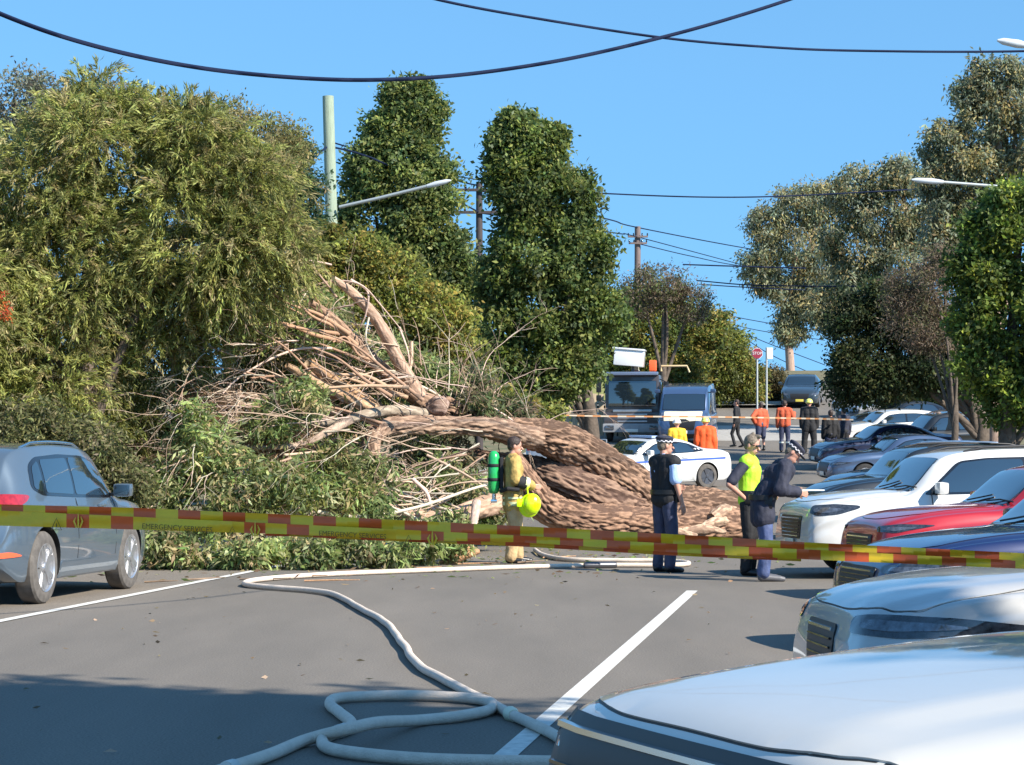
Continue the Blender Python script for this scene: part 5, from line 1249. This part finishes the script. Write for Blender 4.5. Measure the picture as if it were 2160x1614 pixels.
r_ = empty('street_tree', (11.5, 0, 0), 'thin kerb tree beyond the right edge dappling the nearest bonnet', 'tree')
crown('crown', [(np.array(c), np.array(r)) for c, r in (((-1.2, .8, 8.4), (.7, .35, .4)), ((-2.2, -.3, 8.2), (.5, .3, .3)), ((-.4, 1.8, 8.2), (.9, .3, .3)), ((-.2, -.6, 8.6), (.9, .3, .5)), ((.9, 5.6, 8), (1.0, .4, .5)), ((0, 0, 7), (.5, .5, .8)))], GREEN, np.random.default_rng(3), parent=r_, dens=16, per=22, cr_=.25, ll=.2, lw=.11, shell=.3, boughs=0)
limbs(r_, 'trunk', [([(0, 0, -.2), (.1, 0, 4), (0, 0, 7.2)], (.14, .05))], M['trunk'], 12)
# ================================================================== the fallen gum tree
M['fbark'] = bpy.data.materials.new('fallen_bark')
def fallen_bark(m):
    m.use_nodes = True; n = m.node_tree; b = n.nodes['Principled BSDF']; b.inputs['Roughness'].default_value = .9; b.inputs['Specular IOR Level'].default_value = .25
    at = n.nodes.new('ShaderNodeAttribute'); at.attribute_name = 'tint'; n.links.new(at.outputs['Color'], b.inputs['Base Color'])
    tc = n.nodes.new('ShaderNodeTexCoord'); nz = n.nodes.new('ShaderNodeTexNoise'); nz.inputs['Scale'].default_value = 18; nz.inputs['Detail'].default_value = 9
    n.links.new(tc.outputs['Object'], nz.inputs['Vector']); bp = n.nodes.new('ShaderNodeBump'); bp.inputs['Strength'].default_value = .7; bp.inputs['Distance'].default_value = .02
    n.links.new(nz.outputs[0], bp.inputs['Height']); n.links.new(bp.outputs[0], b.inputs['Normal'])
fallen_bark(M['fbark'])

def barktube(name, pix, radpx, parent, origin, fur=.05, n=72, seed=0, cols=((.40, .27, .18), (.20, .125, .085)), step=.022, endcut=False):
    """pix: (px, py, Y); radii in photo pixels. Furrowed bark as real ridges."""
    P = [W(*p) for p in pix]; Rm = [r * p[2] / F for r, p in zip(radpx, pix)]
    L = sum((P[i + 1] - P[i]).length for i in range(len(P) - 1)); per = max(4, int(L / step / (len(P) - 1)))
    S = spline([tuple(p) + (r,) for p, r in zip(P, Rm)], per); m = len(S); V = np.zeros((m, n, 3)); D = np.zeros((m, n)); up = None; cum = 0; T = np.zeros((m, n))
    for i in range(m):
        p = Vector(S[i][:3]); a = Vector(S[max(i - 1, 0)][:3]); b = Vector(S[min(i + 1, m - 1)][:3]); t = (b - a).normalized(); r = S[i][3]
        up = t.orthogonal().normalized() if up is None else (up - t * up.dot(t)).normalized(); bi = t.cross(up)
        if i: cum += (p - Vector(S[i - 1][:3])).length
        for k in range(n):
            an = 2 * pi * k / n; tw = an + cum * .15
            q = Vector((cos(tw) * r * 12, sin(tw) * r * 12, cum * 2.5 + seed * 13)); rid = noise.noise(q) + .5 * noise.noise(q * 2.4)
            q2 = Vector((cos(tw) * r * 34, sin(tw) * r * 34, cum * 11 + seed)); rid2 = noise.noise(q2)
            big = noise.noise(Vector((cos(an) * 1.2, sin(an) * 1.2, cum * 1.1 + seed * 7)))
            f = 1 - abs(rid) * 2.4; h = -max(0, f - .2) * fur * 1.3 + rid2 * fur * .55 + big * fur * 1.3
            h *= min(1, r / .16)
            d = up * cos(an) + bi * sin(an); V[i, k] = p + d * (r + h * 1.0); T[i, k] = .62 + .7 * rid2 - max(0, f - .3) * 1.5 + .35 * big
    idx = np.arange(m * n).reshape(m, n); a = idx[:-1]; b = idx[1:]
    Fc = np.stack([a, np.roll(a, -1, 1), np.roll(b, -1, 1), b], -1).reshape(-1, 4)
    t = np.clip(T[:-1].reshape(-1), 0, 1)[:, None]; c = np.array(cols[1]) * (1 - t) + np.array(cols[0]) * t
    VV = V.reshape(-1, 3) - np.array(origin)
    # end caps as quads fans
    cen = [V[0].mean(0) - np.array(origin), V[-1].mean(0) - np.array(origin)]; VV = np.vstack([VV, cen]); e = []
    for k in range(0, n, 2): e.append((k, (k + 1) % n, (k + 2) % n, m * n)); o = (m - 1) * n; e.append((o + (k + 2) % n, o + (k + 1) % n, o + k, m * n + 1))
    Fc = np.vstack([Fc, e]); c = np.vstack([c, np.tile((.42, .30, .19) if endcut else cols[1], (len(e), 1))])
    me = npmesh(name, VV, Fc, c); o = link(name, me, M['fbark'], parent); me.polygons.foreach_set('use_smooth', [True] * len(me.polygons)); return o

O_ = W(1545, 1130, 42); O_.z = 0
ft = empty('fallen_tree', O_, 'huge uprooted gum lying across the street, bark trunk at right and leafy crown at left', 'fallen tree')
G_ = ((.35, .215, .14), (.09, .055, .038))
SM = ((.42, .27, .18), (.22, .14, .095)); GR = ((.40, .33, .25), (.24, .19, .14))
bt = lambda *a, **k: barktube(*a, ft, O_, **k)
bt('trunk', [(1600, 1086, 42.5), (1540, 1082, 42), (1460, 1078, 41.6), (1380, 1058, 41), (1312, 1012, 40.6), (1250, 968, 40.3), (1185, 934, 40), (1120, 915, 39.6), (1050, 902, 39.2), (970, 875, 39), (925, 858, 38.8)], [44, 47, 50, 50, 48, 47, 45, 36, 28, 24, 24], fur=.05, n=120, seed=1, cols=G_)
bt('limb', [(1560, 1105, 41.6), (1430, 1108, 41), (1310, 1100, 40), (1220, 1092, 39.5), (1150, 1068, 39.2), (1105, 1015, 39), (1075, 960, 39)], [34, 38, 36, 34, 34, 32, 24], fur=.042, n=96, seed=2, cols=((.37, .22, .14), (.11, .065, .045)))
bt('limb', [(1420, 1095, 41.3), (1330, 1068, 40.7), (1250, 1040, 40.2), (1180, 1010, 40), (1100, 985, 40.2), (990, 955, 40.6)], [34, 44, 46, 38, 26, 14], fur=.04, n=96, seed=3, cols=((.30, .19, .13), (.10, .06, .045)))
# the crooked thick limb at left of the fork
bt('limb', [(1130, 925, 39.4), (1040, 902, 38.6), (960, 898, 38.2), (870, 896, 37.8), (810, 902, 37.4), (785, 930, 37.1), (790, 985, 36.8), (770, 1030, 36.6)], [26, 22, 20, 20, 20, 20, 15, 10], fur=.03, n=56, seed=4, cols=((.42, .28, .19), (.16, .10, .07)))
bt('limb', [(925, 862, 38.8), (870, 832, 38.4), (800, 775, 38), (745, 720, 37.6), (700, 672, 37.3), (655, 638, 37)], [24, 19, 16, 14, 12, 8], fur=.02, n=44, seed=5, cols=SM)
bt('limb', [(885, 835, 38.2), (860, 795, 38), (835, 750, 37.8), (810, 700, 37.6), (780, 655, 37.4), (740, 615, 37.2), (702, 588, 37)], [16, 15, 14, 13, 12, 10, 7], fur=.015, n=40, seed=6, cols=((.55, .37, .27), (.36, .24, .17)))
bt('limb', [(800, 862, 38), (740, 825, 37.6), (690, 795, 37.3), (650, 765, 37)], [12, 14, 14, 11], fur=.018, n=36, seed=7, cols=((.50, .30, .16), (.30, .18, .10)), endcut=True)
bt('limb', [(800, 870, 37.6), (740, 842, 37.2), (680, 815, 37), (640, 790, 36.8), (605, 770, 36.6)], [14, 12, 11, 9, 6], fur=.012, n=30, seed=8, cols=((.55, .36, .22), (.35, .22, .13)))
bt('limb', [(920, 880, 38.4), (850, 866, 37.8), (780, 872, 37.2), (720, 890, 36.8), (660, 890, 36.6), (600, 868, 36.4), (520, 852, 36.2)], [13, 12, 11, 10, 9, 7, 4], fur=.012, n=28, seed=9, cols=GR)
bt('limb', [(740, 885, 36.8), (690, 912, 36.5), (640, 935, 36.3), (560, 945, 36), (480, 940, 35.8)], [10, 9, 7, 5, 3], fur=.012, n=24, seed=10, cols=((.50, .37, .28), (.30, .22, .17)))
bt('limb', [(1050, 1060, 37.4), (1000, 1075, 37), (940, 1090, 36.5), (880, 1088, 36.2), (790, 1070, 36)], [24, 22, 18, 12, 6], fur=.025, n=40, seed=11, cols=((.55, .36, .25), (.33, .22, .15)))
bt('limb', [(1005, 1060, 36.6), (1000, 1100, 36.2), (990, 1150, 35.6)], [10, 9, 8], fur=.01, n=24, seed=12, cols=((.60, .48, .40), (.4, .3, .24)))
bt('burl', [(905, 862, 38.3), (928, 858, 38.2), (945, 862, 38.2)], [16, 24, 14], fur=.03, n=40, seed=13, cols=((.42, .30, .24), (.20, .13, .10)))
# root-plate end: splintered wood at the right
for k, (a, b, r) in enumerate([((1480, 1112, 40.6), (1545, 1100, 41.4), 12), ((1440, 1120, 40.4), (1530, 1122, 40.8), 10), ((1500, 1090, 41), (1550, 1075, 41.6), 14), ((1380, 1125, 40), (1470, 1130, 40.3), 9)]):
    bt('broken_root', [a, tuple((a[i] + b[i]) / 2 + (0, -6, 0)[i] for i in range(3)), b], [r * .6, r, r * .5], fur=.03, n=24, seed=20 + k, cols=((.55, .40, .27), (.25, .16, .11)))

# bare branches: fine tubes, grown and forked leftwards
class Tubes:
    def __init__(s): s.V = []; s.F = []; s.T = []; s.n = 0
    def add(s, pts, r0, r1, col, k=5):
        pts = np.array(pts); m = len(pts); t = np.gradient(pts, axis=0); t = unit(t); up = unit(np.cross(t, [[.3, .9, .2]] * m)); bi = np.cross(t, up)
        r = np.linspace(r0, r1, m)[:, None, None]; an = np.linspace(0, 2 * pi, k, endpoint=False)[None, :, None]
        V = pts[:, None] + (up[:, None] * np.cos(an) + bi[:, None] * np.sin(an)) * r
        idx = np.arange(m * k).reshape(m, k) + s.n; a = idx[:-1]; b = idx[1:]
        Fc = np.stack([a, np.roll(a, -1, 1), np.roll(b, -1, 1), b], -1).reshape(-1, 4)
        s.V.append(V.reshape(-1, 3)); s.F.append(Fc); s.T.append(np.tile(col, (len(Fc), 1))); s.n += m * k
    def build(s, name, parent, origin):
        me = npmesh(name, np.vstack(s.V) - np.array(origin), np.vstack(s.F), np.vstack(s.T)); o = link(name, me, M['fbark'], parent)
        me.polygons.foreach_set('use_smooth', [True] * len(me.polygons)); return o
R5 = np.random.default_rng(55)
BR = [(.52, .38, .27), (.40, .29, .21), (.50, .44, .34), (.36, .24, .17), (.58, .42, .34)]
tips = []
def grow(T, p, d, L, r, lev, wob=.16, grav=-.02, keep=True):
    n = 9; pts = [np.array(p, float)]; d = np.array(d, float); d /= np.linalg.norm(d)
    for i in range(n - 1):
        d = d + R5.normal(0, wob, 3) * .5 + np.array([0, 0, grav]); d /= np.linalg.norm(d); pts.append(pts[-1] + d * L / n)
        if pts[-1][2] < .04: pts[-1][2] = .04; d[2] = abs(d[2]) * .3
    c = np.array(BR[R5.integers(len(BR))]) * R5.uniform(.8, 1.15); T.add(pts, r, r * .35, c, 6 if r > .02 else 4)
    if lev > 0:
        for _ in range(R5.integers(2, 4)):
            k = R5.integers(3, n); q = pts[k]; dd = d + R5.normal(0, .45, 3); grow(T, q, dd, L * R5.uniform(.45, .75), r * .5, lev - 1, wob * 1.2, grav)
    else: tips.append(pts[-1])
def fan(name, starts, dirpx, spread, L, r, cnt, lev=1, **k):
    T = Tubes()
    for _ in range(cnt):
        s = starts[R5.integers(len(starts))]; a = np.array(W(s[0] + R5.normal(0, s[3] if len(s) > 3 else 15), s[1] + R5.normal(0, s[3] if len(s) > 3 else 15), s[2] + R5.normal(0, .3)))
        d = np.array([dirpx[0], R5.normal(-.15, .35), -dirpx[1]]) + R5.normal(0, spread, 3); grow(T, a, d, L * R5.uniform(.6, 1.3), r * R5.uniform(.6, 1.3), lev, **k)
    return tag(T.build('twigs', ft, O_), kind='stuff')
fan('branch', [(700, 880, 36.8, 12), (640, 900, 36.6, 16), (600, 890, 36.4, 20)], (-1, .08), .22, 1.5, .016, 26, 2, grav=-.035)
fan('branch', [(560, 850, 36.2, 25), (600, 830, 36.6, 20)], (-1, -.05), .25, 1.2, .014, 20, 1, grav=-.05)
fan('branch', [(640, 700, 37, 30), (600, 740, 37, 30), (700, 600, 37, 20)], (-1, -.05), .3, 1.6, .018, 12, 2)
fan('branch', [(960, 1080, 36, 20), (880, 1085, 36, 25), (800, 1070, 36, 30)], (-1, -.15), .3, 1.6, .022, 14, 2)
fan('branch', [(1000, 960, 37.6, 30), (940, 990, 37, 25)], (-.9, .45), .3, 1.4, .014, 22, 1, grav=-.03)
fan('branch', [(950, 850, 39, 20), (1050, 890, 39.5, 20)], (.2, -1), .5, .9, .010, 12, 1)
fan('branch', [(900, 860, 38, 40), (800, 850, 37.6, 60), (700, 830, 37.4, 60)], (-.8, -.25), .4, 1.5, .013, 34, 2, grav=-.02)
fan('branch', [(760, 700, 37.6, 40), (700, 660, 37.4, 40), (820, 760, 38, 30)], (-.9, -.1), .5, 1.2, .012, 22, 2, grav=-.03)
fan('branch', [(1000, 1000, 37.2, 40), (900, 980, 36.6, 60), (800, 960, 36.2, 60)], (-1, .3), .35, 1.8, .015, 34, 2, grav=-.03)
fan('branch', [(700, 1040, 35.4, 60), (560, 1040, 34.8, 60)], (-1, .1), .5, 1.1, .013, 24, 2, grav=-.02)
fan('branch', [(560, 660, 36.6, 60), (480, 700, 36.2, 60), (450, 780, 36, 50)], (-.8, .2), .5, 1.0, .014, 26, 2, grav=-.02)
fan('branch', [(1080, 900, 40, 30), (1000, 870, 39.5, 30)], (-.3, -1), .45, 1.1, .009, 16, 2)
fan('branch', [(450, 980, 35, 50), (380, 1000, 34.5, 40)], (-.4, .5), .5, .8, .012, 22, 1)
# individually traced long branches
Tb = Tubes()
for k in range(26):
    x0, y0 = R5.uniform(640, 900), R5.uniform(800, 900); x1 = x0 - R5.uniform(140, 300); y1 = y0 + R5.uniform(-170, 60); Y0 = R5.uniform(36.6, 38)
    if k % 3 == 0: x0, y0 = R5.uniform(700, 800), R5.uniform(690, 760); x1, y1 = x0 - R5.uniform(80, 200), y0 - R5.uniform(10, 110)
    m1 = ((x0 * 2 + x1) / 3, (y0 * 2 + y1) / 3 + R5.uniform(-25, 5), Y0 - .2); m2 = ((x0 + x1 * 2) / 3, (y0 + y1 * 2) / 3 + R5.uniform(-25, 10), Y0 - .5)
    Tb.add([np.array(s) for s in spline([tuple(W(*p)) for p in ((x0, y0, Y0), m1, m2, (x1, y1, Y0 - .8))], 7)], R5.uniform(.022, .045), .010, np.array([(.40, .24, .15), (.44, .29, .19), (.34, .21, .14)][k % 3]), 8)
for pts, r in [([(700, 735, 37.2), (640, 735, 37), (600, 745, 36.8), (550, 768, 36.6), (500, 800, 36.4), (470, 830, 36.2)], .022), ([(590, 632, 36.8), (540, 640, 36.6), (500, 650, 36.5), (450, 690, 36.4)], .018),
               ([(780, 660, 37.4), (772, 720, 37.3), (800, 770, 37.5), (840, 790, 37.8)], .018), ([(868, 720, 38), (868, 760, 38), (862, 790, 38), (850, 820, 38.2)], .03), ([(842, 690, 38), (860, 740, 38), (865, 780, 38)], .02),
               ([(850, 800, 38.4), (900, 820, 38.6), (950, 850, 38.8), (1000, 880, 39)], .024), ([(740, 590, 37.2), (775, 615, 37.2), (772, 660, 37.3), (760, 690, 37.4)], .022), ([(600, 960, 35.6), (700, 955, 35.8), (760, 985, 36), (810, 1010, 36), (880, 1020, 36.2), (920, 1050, 36.2), (975, 1075, 36.2)], .022),
               ([(870, 1010, 36), (900, 1040, 36), (915, 1075, 35.9), (960, 1085, 35.8)], .035), ([(560, 1050, 35), (640, 1060, 35.2), (720, 1050, 35.4), (800, 1065, 35.6), (860, 1080, 35.8)], .028), ([(640, 1075, 34.6), (760, 1090, 34.9), (880, 1070, 35.4), (1000, 1030, 36.2), (1050, 1020, 36.6)], .032),
               ([(700, 1000, 35.8), (820, 1040, 36), (930, 1060, 36.2)], .018), ([(900, 960, 37), (980, 1000, 37), (1040, 1040, 37)], .024), ([(560, 1105, 34), (620, 1075, 34.4), (680, 1060, 34.8)], .02), ([(640, 1170, 33), (680, 1150, 33.2), (700, 1135, 33.3)], .014), ([(620, 965, 35.6), (560, 985, 35.2), (500, 1020, 35)], .02), ([(1040, 860, 39), (1085, 890, 39.2), (1110, 915, 39.4)], .018), ([(700, 590, 37.2), (760, 600, 37), (800, 640, 37.4), (850, 700, 37.8)], .014)]:
    Tb.add([np.array(s) for s in spline([tuple(W(*p)) for p in pts], 7)], r, r * .55, np.array(BR[R5.integers(len(BR))]) * 1.1, 8)
Tb.build('branch', ft, O_)

# foliage of the fallen crown: sickle leaves in clumps
FG = [(.28, .34, .11), (.21, .29, .10), (.36, .40, .15), (.16, .21, .08), (.42, .43, .22), (.44, .35, .18)]
R6 = np.random.default_rng(66)
def fol(name, bl, Y, cols, **k):
    B = [(c - np.array(O_), r) for c, r in px_blobs(bl, Y)]
    kw = dict(dens=14, per=22, cr_=.17, ll=.15, lw=.036, droop=.45, outw=.5, shell=.45, loose=.35, jitc=.32, zmin=.02, boughs=8); kw.update(k)
    return crown(name, B, cols, R6, parent=ft, **kw)
fol('foliage', [(330, 760, 120, 110), (450, 700, 110, 90), (560, 690, 90, 60), (600, 720, 90, 50), (350, 900, 110, 100), (260, 980, 90, 110), (560, 790, 80, 50, .5), (700, 780, 120, 80, 1), (640, 650, 90, 50, .8)], 37.5, FG)
fol('foliage', [(430, 930, 80, 90), (500, 1010, 90, 80), (420, 1070, 110, 80), (540, 1080, 110, 60), (330, 1060, 80, 90), (620, 1030, 90, 60), (700, 1000, 90, 60, .6), (760, 1050, 80, 50, .4)], 34.5, FG + [(.22, .24, .06)])
fol('foliage', [(340, 1150, 70, 55), (430, 1165, 80, 45), (530, 1160, 80, 45), (640, 1165, 80, 40), (730, 1165, 80, 35, .2), (820, 1165, 70, 35, .4), (880, 1150, 70, 50, 1.2), (960, 1130, 50, 50, 1.4)], 31.8, FG, dens=18, cr_=.13, ll=.12, lw=.04)
fol('foliage', [(860, 900, 90, 40, 1.5), (1000, 820, 70, 45, 1.5), (1080, 880, 60, 40, 1.5), (940, 960, 100, 60), (880, 1000, 90, 50), (1010, 850, 50, 40)], 39, [(.14, .17, .08), (.10, .13, .05), (.20, .18, .10), (.26, .20, .12)], dens=10)
fol('foliage', [(560, 740, 110, 70), (680, 760, 110, 80), (760, 820, 90, 60), (640, 690, 90, 50), (820, 760, 60, 60, .6), (900, 800, 60, 50, .8), (470, 820, 90, 80), (700, 930, 110, 50)], 38.6, FG, dens=12)
fol('foliage', [(880, 1040, 90, 60), (960, 1020, 80, 60), (800, 1100, 120, 50), (930, 1110, 90, 45), (1030, 1090, 60, 50), (720, 1080, 100, 60)], 37.6, FG, dens=11)
fol('foliage', [(620, 860, 90, 50), (760, 1000, 90, 40), (560, 900, 70, 40)], 36, FG, dens=6)
fol('dead_foliage', [(520, 860, 110, 60), (600, 900, 90, 60), (480, 930, 90, 60), (420, 850, 40, 50), (560, 960, 80, 40), (350, 1000, 60, 60), (300, 700, 80, 60)], 36.6, [(.34, .20, .10), (.26, .17, .10), (.38, .25, .15), (.18, .12, .08)], dens=13, per=14, lw=.016, ll=.16, cr_=.2)
# orange blossom clusters in the bottlebrush
bl = [(c, r) for c, r in px_blobs([(0, 645, 22, 28)], 33.2)]
o = crown('flower_clusters', bl, [(.75, .16, .04), (.6, .10, .05)], np.random.default_rng(5), dens=90, per=16, cr_=.06, ll=.06, lw=.016, shell=.3, boughs=0)
tag(o, 'rusty orange brush flowers at the left picture edge in the big tree', 'flowers', kind='stuff')
# leaf litter on the road
n = 2600; a = R6.uniform(27, 46, n); b = np.where(R6.random(n) < .75, R6.uniform(-9.2, -1, n), R6.uniform(-9.2, 2, n)); k = R6.random(n) < np.clip(1.15 - np.abs(a - 33 - .35 * (b + 6)) / 5, 0.03, 1)
a, b = a[k], b[k]; P = np.array([(*AB(x, y), ga(x) + .012) for x, y in zip(a, b)]); D = R6.normal(size=(len(P), 3)) * [1, 1, .15]
V, Fc, T = leafmesh(P, D, R6.uniform(.04, .16, len(P)), R6.uniform(.015, .05, len(P)), pal(FG + [(.40, .26, .15), (.30, .20, .13)], len(P), R6), R6)
tag(link('leaf_litter', npmesh('leaf_litter', V, Fc, T), M['leaf']), 'scattered leaves and twigs on the road around the fallen crown', 'leaf litter', kind='stuff')
n = 500; a = R6.uniform(9, 60, n); b = R6.uniform(-6, 6, n); P = np.array([(*AB(x, y), ga(x) + .012) for x, y in zip(a, b)]); D = R6.normal(size=(n, 3)) * [1, 1, .1]
V, Fc, T = leafmesh(P, D, R6.uniform(.03, .09, n), R6.uniform(.012, .03, n), pal([(.30, .22, .13), (.2, .16, .1), (.4, .3, .2)], n, R6), R6)
tag(link('leaf_litter', npmesh('leaf_litter', V, Fc, T), M['leaf']), 'single dry leaves strewn along the open asphalt', 'leaf litter', kind='stuff')

R9 = np.random.default_rng(91)
for k, (px, py) in enumerate(((560, 1222), (640, 1216), (760, 1205), (905, 1199), (430, 1222), (1010, 1190), (1120, 1186), (700, 1226), (340, 1228), (1180, 1176))):
    p = groundpt(px, py, .02); an = R9.uniform(-.5, .5); L = R9.uniform(.25, .7); b = MB(); d = Vector((cos(an), sin(an), 0)); n_ = Vector((-d.y, d.x, 0))
    b.tube([-d * L / 2, n_ * R9.normal(0, .04) + Vector((0, 0, .01)), d * L / 2 + Vector((0, 0, .02))], [.011, .010, .005], 6)
    o = b.build('stick', M['bark_fresh'] if k % 2 else M['twig'], None, 60); o.location = p; tag(o, 'short dry stick lying on the asphalt at the edge of the leaves', 'stick', 'broken sticks on the road')
